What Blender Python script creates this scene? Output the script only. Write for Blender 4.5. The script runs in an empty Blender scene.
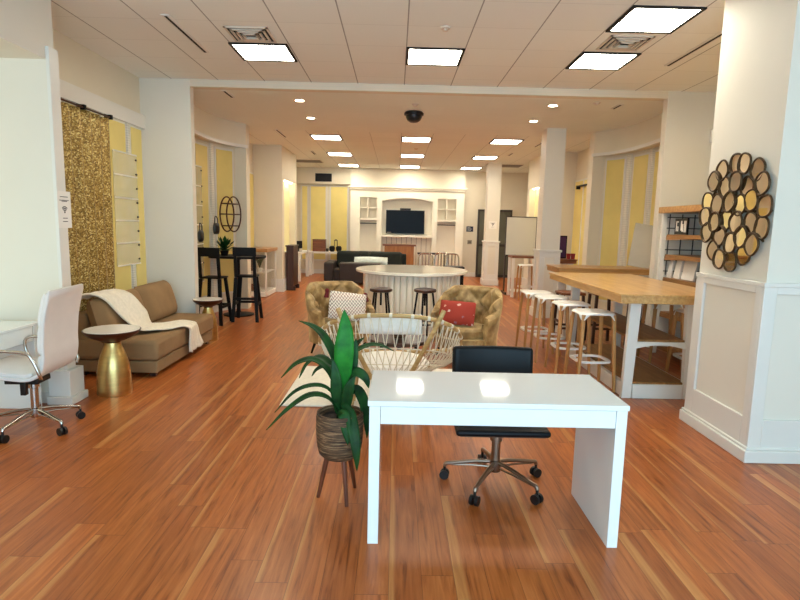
import bpy, bmesh, math, random
from mathutils import Vector, Matrix
random.seed(7)
sc = bpy.context.scene
C = sc.collection
PI = math.pi
R = math.radians

# ------------------------------------------------------------------ materials
def lin(c):
    def f(v):
        v /= 255.0
        return v/12.92 if v <= .04045 else ((v+.055)/1.055)**2.4
    return (f(c[0]), f(c[1]), f(c[2]), 1)

class Nt:
    def __init__(s, name):
        s.m = bpy.data.materials.new(name); s.m.use_nodes = True
        s.t = s.m.node_tree; s.p = s.t.nodes['Principled BSDF']
    def n(s, typ, **kw):
        x = s.t.nodes.new(typ)
        for k, v in kw.items():
            if k.startswith('i_'):
                key = k[2:]
                x.inputs[int(key) if key.isdigit() else key].default_value = v
            else: setattr(x, k, v)
        return x
    def l(s, a, b): s.t.links.new(a, b)
    def math(s, op, a, b=None, c=None):
        x = s.n('ShaderNodeMath', operation=op)
        for i, v in enumerate((a, b, c)):
            if v is None: continue
            if hasattr(v, 'links'): s.l(v, x.inputs[i])
            else: x.inputs[i].default_value = v
        return x.outputs[0]
    def mix(s, f, a, b, blend='MIX'):
        x = s.n('ShaderNodeMix', data_type='RGBA', blend_type=blend)
        for i, v in ((0, f), (6, a), (7, b)):
            if hasattr(v, 'links'): s.l(v, x.inputs[i])
            else: x.inputs[i].default_value = v
        return x.outputs[2]
    def ramp(s, f, stops):
        x = s.n('ShaderNodeValToRGB')
        e = x.color_ramp.elements
        e[0].position, e[0].color = stops[0]; e[1].position, e[1].color = stops[-1]
        for p, c in stops[1:-1]:
            k = e.new(p); k.color = c
        s.l(f, x.inputs[0]); return x.outputs[0]
    def coord(s, scale=(1,1,1), kind='Object'):
        tc = s.n('ShaderNodeTexCoord'); mp = s.n('ShaderNodeMapping')
        mp.inputs['Scale'].default_value = scale
        s.l(tc.outputs[kind], mp.inputs[0]); return mp.outputs[0]
    def noise(s, co, scale=5, detail=3, rough=.5):
        x = s.n('ShaderNodeTexNoise'); x.inputs['Scale'].default_value = scale
        x.inputs['Detail'].default_value = detail; x.inputs['Roughness'].default_value = rough
        s.l(co, x.inputs['Vector']); return x.outputs[0]
    def bump(s, h, strength=.2, dist=.01):
        b = s.n('ShaderNodeBump'); b.inputs['Strength'].default_value = strength
        b.inputs['Distance'].default_value = dist
        s.l(h, b.inputs['Height']); s.l(b.outputs[0], s.p.inputs['Normal'])

def mat(name, rgb, rough=.5, metal=0, var=.06, nscale=8, bump=0, bscale=60, spec=None, coat=0, stretch=(1,1,1)):
    t = Nt(name)
    co = t.coord(stretch)
    f = t.noise(co, nscale, 3)
    c = lin(rgb)
    lo = tuple(max(0, v*(1-var)) for v in c[:3])+(1,)
    hi = tuple(min(1, v*(1+var)) for v in c[:3])+(1,)
    t.l(t.ramp(f, [(.3, lo), (.7, hi)]), t.p.inputs['Base Color'])
    t.p.inputs['Roughness'].default_value = rough
    t.p.inputs['Metallic'].default_value = metal
    if spec is not None: t.p.inputs['Specular IOR Level'].default_value = spec
    if coat:
        t.p.inputs['Coat Weight'].default_value = coat; t.p.inputs['Coat Roughness'].default_value = .08
    if bump: t.bump(t.noise(co, bscale, 4), bump, .004)
    return t.m

def wood(name, a, b, axis='x', rough=.4, scale=1.0, coat=0):
    t = Nt(name)
    st = {'x': (1.2, 14, 14), 'y': (14, 1.2, 14), 'z': (14, 14, 1.2)}[axis]
    co = t.coord(tuple(v*scale for v in st))
    f = t.noise(co, 2.2, 6, .6)
    t.l(t.ramp(f, [(.32, lin(b)), (.5, lin([(x+y)/2 for x, y in zip(a, b)])), (.68, lin(a))]), t.p.inputs['Base Color'])
    t.p.inputs['Roughness'].default_value = rough
    t.p.inputs['Coat Weight'].default_value = coat
    t.bump(f, .05, .002)
    return t.m

def emit(name, rgb, s):
    t = Nt(name)
    co = t.coord()
    t.p.inputs['Base Color'].default_value = lin(rgb)
    t.p.inputs['Emission Color'].default_value = lin(rgb)
    f = t.noise(co, 3, 1)
    e = t.math('MULTIPLY_ADD', f, .1*s, .95*s)
    t.l(e, t.p.inputs['Emission Strength'])
    return t.m

def floor_mat():
    t = Nt('wood_floor')
    tc = t.n('ShaderNodeTexCoord'); sp = t.n('ShaderNodeSeparateXYZ')
    t.l(tc.outputs['Object'], sp.inputs[0])
    x, y = sp.outputs[0], sp.outputs[1]
    W, L = .152, 1.25
    xr = t.math('DIVIDE', x, W); row = t.math('FLOOR', xr); fx = t.math('FRACT', xr)
    w1 = t.n('ShaderNodeTexWhiteNoise', noise_dimensions='1D'); t.l(row, w1.inputs['W'])
    yy = t.math('ADD', t.math('DIVIDE', y, L), t.math('MULTIPLY', w1.outputs[0], 7.3))
    col = t.math('FLOOR', yy); fy = t.math('FRACT', yy)
    cb = t.n('ShaderNodeCombineXYZ'); t.l(row, cb.inputs[0]); t.l(col, cb.inputs[1])
    w2 = t.n('ShaderNodeTexWhiteNoise', noise_dimensions='2D'); t.l(cb.outputs[0], w2.inputs['Vector'])
    r1 = w2.outputs[0]; sc2 = t.n('ShaderNodeSeparateColor'); t.l(w2.outputs[1], sc2.inputs[0])
    r2, r3 = sc2.outputs[1], sc2.outputs[2]
    # grain
    g = t.n('ShaderNodeCombineXYZ')
    t.l(t.math('ADD', t.math('MULTIPLY', x, 26), t.math('MULTIPLY', r1, 91)), g.inputs[0])
    t.l(t.math('ADD', t.math('MULTIPLY', y, 1.5), t.math('MULTIPLY', r2, 57)), g.inputs[1])
    n1 = t.n('ShaderNodeTexNoise'); n1.inputs['Scale'].default_value = 1.5; n1.inputs['Detail'].default_value = 6
    n1.inputs['Roughness'].default_value = .62; n1.inputs['Distortion'].default_value = .6
    t.l(g.outputs[0], n1.inputs['Vector'])
    base = t.ramp(n1.outputs[0], [(.28, lin((118, 58, 24))), (.46, lin((166, 90, 40))), (.6, lin((180, 102, 49))), (.78, lin((196, 120, 64)))])
    tone = t.ramp(r1, [(0, (.86, .80, .76, 1)), (.5, (1, 1, 1, 1)), (1, (1.12, 1.1, 1.06, 1))])
    base = t.mix(1.0, base, tone, 'MULTIPLY')
    # pale sapwood streak along one edge of some planks
    wob = t.n('ShaderNodeTexNoise'); wob.inputs['Scale'].default_value = 1.0; wob.inputs['Detail'].default_value = 2
    g2 = t.n('ShaderNodeCombineXYZ'); t.l(t.math('MULTIPLY', r3, 60), g2.inputs[0]); t.l(t.math('MULTIPLY', y, 1.6), g2.inputs[1])
    t.l(g2.outputs[0], wob.inputs['Vector'])
    wid = t.math('MULTIPLY', t.math('SUBTRACT', r2, .42), .62)
    edge = t.math('ADD', wid, t.math('MULTIPLY', t.math('SUBTRACT', wob.outputs[0], .5), .28))
    sap = t.n('ShaderNodeMapRange'); sap.inputs['From Min'].default_value = -.05; sap.inputs['From Max'].default_value = .05
    t.l(t.math('SUBTRACT', edge, fx), sap.inputs['Value'])
    n2 = t.ramp(n1.outputs[0], [(.3, lin((186, 118, 62))), (.7, lin((210, 150, 88)))])
    sapf = t.math('MULTIPLY', sap.outputs[0], t.math('GREATER_THAN', r2, .55))
    base = t.mix(t.math('MULTIPLY', sapf, .7), base, n2)
    # seams
    sx = t.math('LESS_THAN', fx, .018); sy = t.math('LESS_THAN', fy, .0028)
    seam = t.math('MAXIMUM', sx, sy)
    base = t.mix(t.math('MULTIPLY', seam, .62), base, lin((84, 36, 18)))
    t.l(base, t.p.inputs['Base Color'])
    t.l(t.math('MULTIPLY_ADD', n1.outputs[0], .12, .27), t.p.inputs['Roughness'])
    t.p.inputs['Specular IOR Level'].default_value = .42
    t.bump(t.math('SUBTRACT', t.math('MULTIPLY', n1.outputs[0], .25), seam), .12, .002)
    return t.m

def ceiling_mat(name, rgb, tile_from=-99.0, strong=1.0):
    t = Nt(name)
    tc = t.n('ShaderNodeTexCoord'); sp = t.n('ShaderNodeSeparateXYZ'); t.l(tc.outputs['Object'], sp.inputs[0])
    x, y = sp.outputs[0], sp.outputs[1]
    T = .61
    fx = t.math('FRACT', t.math('DIVIDE', t.math('SUBTRACT', x, .07-.006), T))
    ydiv = t.math('DIVIDE', t.math('SUBTRACT', y, 6.04-.005), T)
    fy = t.math('FRACT', ydiv)
    lx = t.math('LESS_THAN', fx, .02); ly = t.math('LESS_THAN', fy, .012)
    l = t.math('MAXIMUM', lx, t.math('MULTIPLY', ly, .3))
    l = t.math('MULTIPLY', l, t.math('GREATER_THAN', y, tile_from))
    cb = t.n('ShaderNodeCombineXYZ')
    t.l(t.math('FLOOR', t.math('DIVIDE', t.math('SUBTRACT', x, .064), T)), cb.inputs[0]); t.l(t.math('FLOOR', ydiv), cb.inputs[1])
    wn = t.n('ShaderNodeTexWhiteNoise', noise_dimensions='2D'); t.l(cb.outputs[0], wn.inputs['Vector'])
    c = lin(rgb)
    col = t.ramp(wn.outputs[0], [(0, tuple(v*.965 for v in c[:3])+(1,)), (1, c)])
    co = t.coord(); f = t.noise(co, 240, 2)
    col = t.mix(1.0, col, t.ramp(f, [(.3, (.96, .96, .96, 1)), (.6, (1, 1, 1, 1))]), 'MULTIPLY')
    col = t.mix(t.math('MULTIPLY', l, .62*strong), col, lin((70, 52, 40)))
    t.l(col, t.p.inputs['Base Color']); t.p.inputs['Roughness'].default_value = .85
    t.bump(l, -.2, .004)
    return t.m

def sequin_mat():
    t = Nt('gold_sequin_cloth')
    co = t.coord((1, 1, 1))
    v = t.n('ShaderNodeTexVoronoi'); v.inputs['Scale'].default_value = 88; t.l(co, v.inputs['Vector'])
    s = t.n('ShaderNodeSeparateColor'); t.l(v.outputs['Color'], s.inputs[0])
    c = t.ramp(s.outputs[0], [(0, lin((104, 78, 32))), (.35, lin((146, 114, 52))), (.75, lin((184, 152, 80))), (1, lin((238, 220, 152)))])
    t.l(c, t.p.inputs['Base Color']); t.p.inputs['Metallic'].default_value = .35
    t.p.inputs['Roughness'].default_value = .42
    t.bump(s.outputs[1], .25, .006)
    return t.m

def perf_mat():
    t = Nt('white_slotted_metal')
    tc = t.n('ShaderNodeTexCoord'); sp = t.n('ShaderNodeSeparateXYZ'); t.l(tc.outputs['Object'], sp.inputs[0])
    fz = t.math('FRACT', t.math('DIVIDE', sp.outputs[2], .03))
    d = t.math('LESS_THAN', fz, .42)
    t.l(t.mix(t.math('MULTIPLY', d, .2), lin((236, 230, 214)), lin((130, 118, 96))), t.p.inputs['Base Color'])
    t.p.inputs['Roughness'].default_value = .4
    return t.m

def boho_mat():
    t = Nt('woven_pattern_cloth')
    tc = t.n('ShaderNodeTexCoord'); sp = t.n('ShaderNodeSeparateXYZ'); t.l(tc.outputs['Object'], sp.inputs[0])
    x, z = sp.outputs[0], sp.outputs[2]
    zz = t.math('MULTIPLY', z, 24)
    tri = t.math('PINGPONG', t.math('MULTIPLY', x, 26), .5)
    f = t.math('FRACT', t.math('ADD', zz, t.math('MULTIPLY', tri, 1.9)))
    band = t.math('LESS_THAN', f, .42)
    wn = t.n('ShaderNodeTexWhiteNoise', noise_dimensions='1D'); t.l(t.math('FLOOR', t.math('MULTIPLY', z, 13)), wn.inputs['W'])
    ink = t.mix(t.math('GREATER_THAN', wn.outputs[0], .5), lin((122, 44, 40)), lin((70, 50, 46)))
    t.l(t.mix(t.math('MULTIPLY', band, .8), lin((236, 226, 212)), ink), t.p.inputs['Base Color'])
    t.p.inputs['Roughness'].default_value = .9
    return t.m

def red_mat():
    t = Nt('red_embroidered_cloth')
    co = t.coord()
    v = t.n('ShaderNodeTexVoronoi'); v.inputs['Scale'].default_value = 11; t.l(co, v.inputs['Vector'])
    n = t.noise(co, 26, 2)
    m = t.math('LESS_THAN', t.math('ADD', v.outputs['Distance'], t.math('MULTIPLY', n, .5)), .46)
    s = t.n('ShaderNodeSeparateColor'); t.l(v.outputs['Color'], s.inputs[0])
    ink = t.ramp(s.outputs[0], [(0, lin((232, 214, 206))), (.55, lin((214, 150, 120))), (1, lin((120, 98, 128)))])
    t.l(t.mix(t.math('MULTIPLY', m, .75), lin((158, 50, 34)), ink), t.p.inputs['Base Color'])
    t.p.inputs['Roughness'].default_value = .85
    return t.m

def velvet_mat():
    t = Nt('gold_tufted_velvet')
    co = t.coord()
    n = t.noise(co, 9, 3)
    t.l(t.ramp(n, [(.3, lin((112, 82, 42))), (.5, lin((148, 115, 66))), (.7, lin((190, 158, 106)))]), t.p.inputs['Base Color'])  # wide tone range puts velvet highlights and shade into the colour
    t.p.inputs['Roughness'].default_value = .55
    t.p.inputs['Sheen Weight'].default_value = .6
    t.p.inputs['Sheen Tint'].default_value = lin((255, 226, 170))
    return t.m

def pot_mat():
    t = Nt('brown_woven_pot')
    co = t.coord((1.2, 1.2, 14))
    n = t.noise(co, 7, 4, .65)
    t.l(t.ramp(n, [(.34, lin((46, 30, 20))), (.52, lin((96, 68, 44))), (.7, lin((168, 134, 96)))]), t.p.inputs['Base Color'])
    t.p.inputs['Roughness'].default_value = .7
    t.bump(n, .6, .01)
    return t.m

def leaf_mat(name, a, b):
    t = Nt(name)
    co = t.coord((1, 1, 1))
    n = t.noise(co, 14, 3)
    t.l(t.ramp(n, [(.3, lin(a)), (.7, lin(b))]), t.p.inputs['Base Color'])
    t.p.inputs['Roughness'].default_value = .5; t.p.inputs['Specular IOR Level'].default_value = .25
    return t.m

def clear_mat():
    t = Nt('frosted_acrylic')
    co = t.coord()
    n = t.noise(co, 4, 2)
    t.l(t.ramp(n, [(.3, lin((244, 236, 190))), (.7, lin((250, 244, 210)))]), t.p.inputs['Base Color'])
    t.p.inputs['Roughness'].default_value = .25
    t.p.inputs['Alpha'].default_value = .42
    return t.m

def glass_mat(name, rgb, alpha):
    t = Nt(name)
    co = t.coord(); n = t.noise(co, 2, 1)
    t.l(t.ramp(n, [(.3, lin(rgb)), (.7, lin([min(255, v+10) for v in rgb]))]), t.p.inputs['Base Color'])
    t.p.inputs['Roughness'].default_value = .06; t.p.inputs['Alpha'].default_value = alpha
    return t.m

M = {}
M['floor'] = floor_mat()
M['ceil_front'] = ceiling_mat('ceiling_tiles_front', (244, 243, 237))
M['ceil_back'] = ceiling_mat('ceiling_back', (240, 240, 230), 10.9, .55)
M['wall'] = mat('cream_wall_paint', (228, 221, 207), .62, var=.015, nscale=2)
M['wallb'] = mat('warm_wall_paint', (226, 216, 194), .65, var=.02, nscale=2)
M['trim'] = mat('white_gloss_trim', (228, 224, 216), .38, var=.012, nscale=3)
M['beam'] = mat('pale_beam_paint', (228, 216, 196), .6, var=.015, nscale=2)
M['yellow'] = mat('yellow_window_paper', (234, 214, 132), .6, var=.04, nscale=3)
M['palelit'] = mat('pale_yellow_paint', (240, 232, 176), .6, var=.02, nscale=3)
M['perf'] = perf_mat()
M['sequin'] = sequin_mat()
M['acrylic'] = clear_mat()
M['white'] = mat('white_lacquer', (236, 240, 239), .06, var=.008, nscale=3)
M['whitem'] = mat('white_satin_paint', (236, 232, 222), .35, var=.012, nscale=4)
M['plastic'] = mat('white_moulded_plastic', (240, 236, 228), .35, var=.01, nscale=6)
M['leather'] = mat('white_leather', (232, 226, 220), .42, var=.02, nscale=10, bump=.08, bscale=160)
M['bleather'] = mat('black_leather', (13, 14, 17), .45, var=.1, nscale=10, bump=.08, bscale=160, spec=.2)
M['chrome'] = mat('polished_chrome', (196, 192, 186), .18, 1, var=.03)
M['steel'] = mat('brushed_steel', (150, 132, 116), .3, 1, var=.06, nscale=20)
M['black'] = mat('black_painted_metal', (14, 12, 12), .55, var=.1, spec=.2)
M['blackp'] = mat('black_plastic', (16, 16, 17), .4, var=.1)
M['sofa'] = mat('tan_sofa_fabric', (148, 116, 78), .9, var=.1, nscale=4, bump=.15, bscale=200)
M['throw'] = mat('cream_knit', (238, 228, 208), .95, var=.06, nscale=30, bump=.4, bscale=120)
M['brass'] = mat('brushed_brass', (204, 174, 112), .32, 1, var=.1, nscale=6, stretch=(1, 1, 6))
M['brassd'] = mat('dark_bronze', (84, 50, 34), .35, .7, var=.1)
M['marble'] = mat('white_stone_top', (240, 234, 224), .2, var=.03, nscale=4)
M['velvet'] = velvet_mat()
M['darkwood'] = wood('dark_walnut', (78, 44, 28), (42, 22, 14), 'z', .4)
M['rattan'] = wood('peeled_rattan', (214, 178, 118), (176, 134, 76), 'x', .5)
M['rope'] = mat('white_rope', (232, 220, 196), .85, var=.06, nscale=30)
M['fluff'] = mat('white_boucle', (240, 234, 224), .95, var=.04, nscale=40, bump=.5, bscale=90)
M['rug'] = mat('cream_wool_pile', (236, 228, 212), .98, var=.05, nscale=30, bump=.6, bscale=150)
M['boho'] = boho_mat()
M['burgundy'] = mat('burgundy_yarn', (104, 26, 30), .95, var=.1, nscale=40)
M['redcloth'] = red_mat()
M['leaf'] = leaf_mat('dark_green_leaf', (10, 42, 16), (30, 82, 30))
M['leafb'] = leaf_mat('bright_green_leaf', (16, 96, 26), (40, 134, 40))
M['leafs'] = leaf_mat('grey_green_leaf', (70, 96, 56), (118, 142, 88))
M['soil'] = mat('potting_soil', (40, 28, 20), .95, var=.3, nscale=40, bump=.5)
M['pot'] = pot_mat()
M['potleg'] = wood('reddish_teak', (120, 62, 36), (78, 36, 20), 'z', .4)
M['oak'] = wood('oiled_oak_top', (218, 174, 112), (188, 138, 78), 'y', .3, coat=.25)
M['oakx'] = wood('oak_board', (200, 152, 92), (166, 116, 62), 'x', .35, coat=.15)
M['oakshelf'] = wood('oak_shelf', (168, 120, 66), (130, 86, 42), 'y', .45)
M['beech'] = wood('beech_leg', (206, 154, 92), (170, 116, 62), 'z', .4)
M['brownwood'] = wood('brown_stained_wood', (136, 78, 40), (96, 50, 24), 'x', .4)
M['orangewood'] = wood('orange_cabinet_veneer', (178, 112, 40), (152, 88, 24), 'z', .4)
M['mirror'] = mat('mirror_glass', (222, 214, 200), .03, 1, var=.01)
M['bronze'] = mat('aged_bronze_frame', (74, 54, 30), .45, .6, var=.2, nscale=20)
M['cream'] = mat('cream_counter_paint', (244, 236, 216), .4, var=.02, nscale=4)
M['stoneglass'] = mat('counter_top_laminate', (246, 240, 222), .16, var=.02, nscale=3, coat=.3)
M['screen'] = mat('black_tv_glass', (8, 9, 14), .3, var=.05, spec=.12)
M['darkfab'] = mat('dark_green_fabric', (26, 32, 26), .85, var=.12, nscale=12)
M['darkbrown'] = mat('dark_brown_leather', (44, 34, 26), .5, var=.12, nscale=8)
M['paleblue'] = mat('pale_blue_cloth', (208, 218, 214), .9, var=.08, nscale=14)
M['navy'] = mat('navy_sign_plastic', (26, 34, 62), .4, var=.05)
M['paper'] = mat('white_paper', (240, 234, 226), .8, var=.01)
M['ink'] = mat('black_ink', (42, 38, 38), .7, var=.05)
M['grey'] = mat('grey_plate', (150, 138, 120), .5, var=.04)
M['wboard'] = mat('whiteboard_enamel', (226, 222, 206), .2, var=.02, nscale=2)
M['glassdark'] = glass_mat('smoky_door_glass', (112, 112, 98), .72)
M['glass'] = glass_mat('clear_glass', (190, 170, 130), .12)
M['alum'] = mat('dark_aluminium', (70, 66, 62), .4, .6, var=.06)
M['purple'] = mat('purple_print', (72, 26, 76), .5, var=.15, nscale=10)
M['redplastic'] = mat('red_plastic', (150, 24, 34), .4, var=.08)
M['greyboard'] = mat('glossy_grey_sheet', (200, 192, 176), .2, var=.1, nscale=2.2)
M['tilewall'] = mat('pale_back_panel', (214, 198, 166), .4, var=.03, nscale=3)
M['vent'] = mat('painted_vent_metal', (222, 208, 192), .5, var=.03)
M['dark'] = mat('dark_void_paint', (24, 20, 18), .8, var=.1)
M['panel'] = emit('lit_ceiling_diffuser', (255, 249, 230), 13)
M['panelf'] = emit('lit_ceiling_diffuser_front', (255, 250, 244), 7.5)
M['can'] = emit('lit_downlight', (255, 240, 206), 10)
M['sky'] = emit('day_glow', (226, 240, 255), 2.0)

# ------------------------------------------------------------------ mesh helpers
class MB:
    def __init__(s): s.b = bmesh.new()
    def box(s, x0, x1, y0, y1, z0, z1):
        v = [s.b.verts.new((x, y, z)) for x in (x0, x1) for y in (y0, y1) for z in (z0, z1)]
        for f in ((0,1,3,2), (4,6,7,5), (0,4,5,1), (2,3,7,6), (0,2,6,4), (1,5,7,3)):
            s.b.faces.new([v[i] for i in f])
        return s
    def hexa(s, lo, hi):
        """lo, hi: four points each (a tapered or leaning bar)"""
        a = [s.b.verts.new(p) for p in lo]; c = [s.b.verts.new(p) for p in hi]
        s.b.faces.new(a[::-1]); s.b.faces.new(c)
        for i in range(4):
            s.b.faces.new((a[i], a[(i+1) % 4], c[(i+1) % 4], c[i]))
        return s
    def bar(s, p, q, w, d, w2=None, d2=None):
        """tapered rectangular leg with horizontal ends"""
        w2 = w if w2 is None else w2; d2 = d if d2 is None else d2
        f = lambda c, w, d: [(c[0]-w/2, c[1]-d/2, c[2]), (c[0]+w/2, c[1]-d/2, c[2]), (c[0]+w/2, c[1]+d/2, c[2]), (c[0]-w/2, c[1]+d/2, c[2])]
        return s.hexa(f(p, w, d), f(q, w2, d2))
    def tube(s, pts, r, n=8, closed=False):
        pts = [Vector(p) for p in pts]; N = len(pts)
        rs = r if isinstance(r, (list, tuple)) else [r]*N
        rings = []; up = None
        for i, p in enumerate(pts):
            if closed: d = pts[(i+1) % N]-pts[i-1]
            else: d = pts[min(i+1, N-1)]-pts[max(i-1, 0)]
            d.normalize()
            if up is None:
                up = Vector((0, 0, 1)) if abs(d.z) < .9 else Vector((1, 0, 0))
            a = up-d*up.dot(d)
            if a.length < 1e-6: a = d.orthogonal()
            a.normalize(); up = a; c = d.cross(a)
            rings.append([s.b.verts.new(p+(a*math.cos(t)+c*math.sin(t))*rs[i]) for t in [2*PI*k/n for k in range(n)]])
        for i in range(N if closed else N-1):
            A, B = rings[i], rings[(i+1) % N]
            for k in range(n):
                s.b.faces.new((A[k], A[(k+1) % n], B[(k+1) % n], B[k]))
        if not closed:
            s.b.faces.new(rings[0][::-1]); s.b.faces.new(rings[-1])
        return s
    def lathe(s, prof, cx=0, cy=0, n=32, a0=0, a1=2*PI):
        rings = []
        for r, z in prof:
            if r < 1e-5: rings.append([s.b.verts.new((cx, cy, z))])
            else: rings.append([s.b.verts.new((cx+r*math.cos(2*PI*k/n), cy+r*math.sin(2*PI*k/n), z)) for k in range(n)])
        for A, B in zip(rings, rings[1:]):
            for k in range(n):
                k2 = (k+1) % n
                if len(A) == 1 and len(B) == 1: continue
                if len(A) == 1: s.b.faces.new((A[0], B[k2], B[k]))
                elif len(B) == 1: s.b.faces.new((A[k], A[k2], B[0]))
                else: s.b.faces.new((A[k], A[k2], B[k2], B[k]))
        if len(rings[0]) > 1: s.b.faces.new(rings[0][::-1])
        if len(rings[-1]) > 1: s.b.faces.new(rings[-1])
        return s
    def prism(s, pts, z0, z1):
        a = [s.b.verts.new((x, y, z0)) for x, y in pts]; c = [s.b.verts.new((x, y, z1)) for x, y in pts]
        s.b.faces.new(a[::-1]); s.b.faces.new(c)
        n = len(pts)
        for i in range(n): s.b.faces.new((a[i], a[(i+1) % n], c[(i+1) % n], c[i]))
        return s
    def ext(s, pts, axis, a0, a1):
        """prism of 2-D outline extruded along axis x ((y,z) pts) or y ((x,z) pts)"""
        f = (lambda p, t: (t, p[0], p[1])) if axis == 'x' else (lambda p, t: (p[0], t, p[1]))
        a = [s.b.verts.new(f(p, a0)) for p in pts]; c = [s.b.verts.new(f(p, a1)) for p in pts]
        s.b.faces.new(a[::-1]); s.b.faces.new(c); n = len(pts)
        for i in range(n): s.b.faces.new((a[i], a[(i+1) % n], c[(i+1) % n], c[i]))
        return s
    def grid(s, fn, nu, nv, cu=False, cv=False):
        g = [[s.b.verts.new(fn(i/(nu if cu else nu-1), j/(nv if cv else nv-1))) for j in range(nv)] for i in range(nu)]
        for i in range(nu if cu else nu-1):
            for j in range(nv if cv else nv-1):
                s.b.faces.new((g[i][j], g[(i+1) % nu][j], g[(i+1) % nu][(j+1) % nv], g[i][(j+1) % nv]))
        return g
    def pillow(s, w, h, t, n=14, e=2.6):
        """plump cushion in the xz plane, thickness along y, centred on the origin"""
        for sg in (-1, 1):
            def f(a, b):
                u, v = 2*a-1, 2*b-1
                k = max(0, (1-abs(u)**e))**.5*max(0, (1-abs(v)**e))**.5
                pin = 1-.05*(abs(u)*abs(v))-.04*((1-abs(v)**2)*abs(u)**3+(1-abs(u)**2)*abs(v)**3)
                return (u*w/2*pin, sg*t/2*k, v*h/2*pin)
            s.grid(f, n, n)
        bmesh.ops.remove_doubles(s.b, verts=s.b.verts, dist=1e-5)
        return s
    def sphere(s, c, r, sz=1.0, n=12):
        prof = [(r*math.sin(PI*k/n), c[2]-r*sz*math.cos(PI*k/n)) for k in range(n+1)]
        prof[0] = (0, prof[0][1]); prof[-1] = (0, prof[-1][1])
        return s.lathe(prof, c[0], c[1], n*2)
    def xf(s, m):
        bmesh.ops.transform(s.b, matrix=m, verts=s.b.verts); return s
    def build(s, name, m, parent=None, bev=0, seg=2, smooth=False, sub=0, solid=0):
        bmesh.ops.recalc_face_normals(s.b, faces=s.b.faces)
        me = bpy.data.meshes.new(name); s.b.to_mesh(me); s.b.free()
        o = bpy.data.objects.new(name, me); C.objects.link(o)
        me.materials.append(M[m] if isinstance(m, str) else m)
        if parent: o.parent = parent
        if smooth or bev:
            for p in me.polygons: p.use_smooth = True
            try: me.set_sharp_from_angle(angle=R(38))
            except Exception: pass
        if solid:
            x = o.modifiers.new('s', 'SOLIDIFY'); x.thickness = solid; x.offset = 0
        if bev:
            x = o.modifiers.new('b', 'BEVEL'); x.width = bev; x.segments = seg; x.limit_method = 'ANGLE'; x.angle_limit = R(40)
            x.harden_normals = False
        if sub:
            x = o.modifiers.new('u', 'SUBSURF'); x.levels = sub; x.render_levels = sub
        return o

def tag(o, label, cat, group=None, kind=None):
    o['label'] = label; o['category'] = cat
    if group: o['group'] = group
    if kind: o['kind'] = kind
    return o
def thing(name, label, cat, loc=(0, 0, 0), rz=0, group=None):
    o = bpy.data.objects.new(name, None); C.objects.link(o); o.empty_display_size = .1
    o.location = loc; o.rotation_euler = (0, 0, rz)
    return tag(o, label, cat, group)
def struct(o, label, cat): return tag(o, label, cat, kind='structure')
def box(name, m, x0, x1, y0, y1, z0, z1, parent=None, bev=0, seg=2):
    return MB().box(x0, x1, y0, y1, z0, z1).build(name, m, parent, bev, seg)
def dup(root, loc, rz, label, group=None):
    r = root.copy(); C.objects.link(r); r.location = loc; r.rotation_euler = (0, 0, rz)
    r['label'] = label
    if group: r['group'] = group
    for ch in list(root.children):
        c = ch.copy(); C.objects.link(c); c.parent = r
        for g in ch.children:
            d = g.copy(); C.objects.link(d); d.parent = c
    return r
def lerp(a, b, t): return a+(b-a)*t
def smooth_path(pts, k=6):
    """Catmull-Rom through the points"""
    P = [Vector(p) for p in pts]; P = [P[0]*2-P[1]]+P+[P[-1]*2-P[-2]]; out = []
    for i in range(1, len(P)-2):
        for j in range(k):
            t = j/k
            out.append(.5*((2*P[i])+(P[i+1]-P[i-1])*t+(2*P[i-1]-5*P[i]+4*P[i+1]-P[i+2])*t*t+(3*P[i]-P[i-1]-3*P[i+1]+P[i+2])*t**3))
    out.append(P[-2]); return out

# ------------------------------------------------------------------ camera
F = 555.0; H = 1.62
def pc(u, v): return Vector((u-400, 300-v, -F)).normalized()
dY = pc(396, 225); dh = pc(796, 234.2); dZ = dh.cross(dY).normalized(); dX = dY.cross(dZ)
cam = bpy.data.objects.new('camera', bpy.data.cameras.new('camera')); C.objects.link(cam)
cam.matrix_world = Matrix((dX, dY, dZ)).to_4x4()
cam.location = (0, 0, H)
cam.data.sensor_width = 36; cam.data.lens = 36*F/800; cam.data.clip_start = .02; cam.data.clip_end = 100
sc.camera = cam

# ------------------------------------------------------------------ room shell
ZF, ZB = 3.45, 3.36
CX = .41                                  # the room's axis of symmetry
struct(box('floor', 'floor', -5.2, 6.0, -2.2, 20.2, -.1, 0), 'reddish brown hardwood plank floor with pale streaks', 'floor')
struct(box('ceiling', 'ceil_front', -5.2, 6.0, -2.2, 7.63, ZF, ZF+.1), 'beige tiled ceiling over the near part of the room', 'ceiling')
struct(box('ceiling', 'ceil_back', -5.2, 6.0, 7.76, 20.2, ZB, ZB+.19), 'lower tan ceiling over the far part of the room', 'ceiling')
struct(box('trim_beam', 'beam', -2.74, 3.56, 7.61, 7.76, ZB, ZF+.1), 'pale shallow beam across the ceiling between the two rooms', 'beam')
# wall behind the camera with a big shop window
w = MB(); w.box(-5.2, 6.0, -2.2, -2.1, 0, .5); w.box(-5.2, 6.0, -2.2, -2.1, 2.9, ZF)
w.box(-5.2, -2.6, -2.2, -2.1, .5, 2.9); w.box(3.6, 6.0, -2.2, -2.1, .5, 2.9)
struct(w.build('wall_front', 'wall'), 'cream wall with a wide shop window', 'wall')
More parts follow.
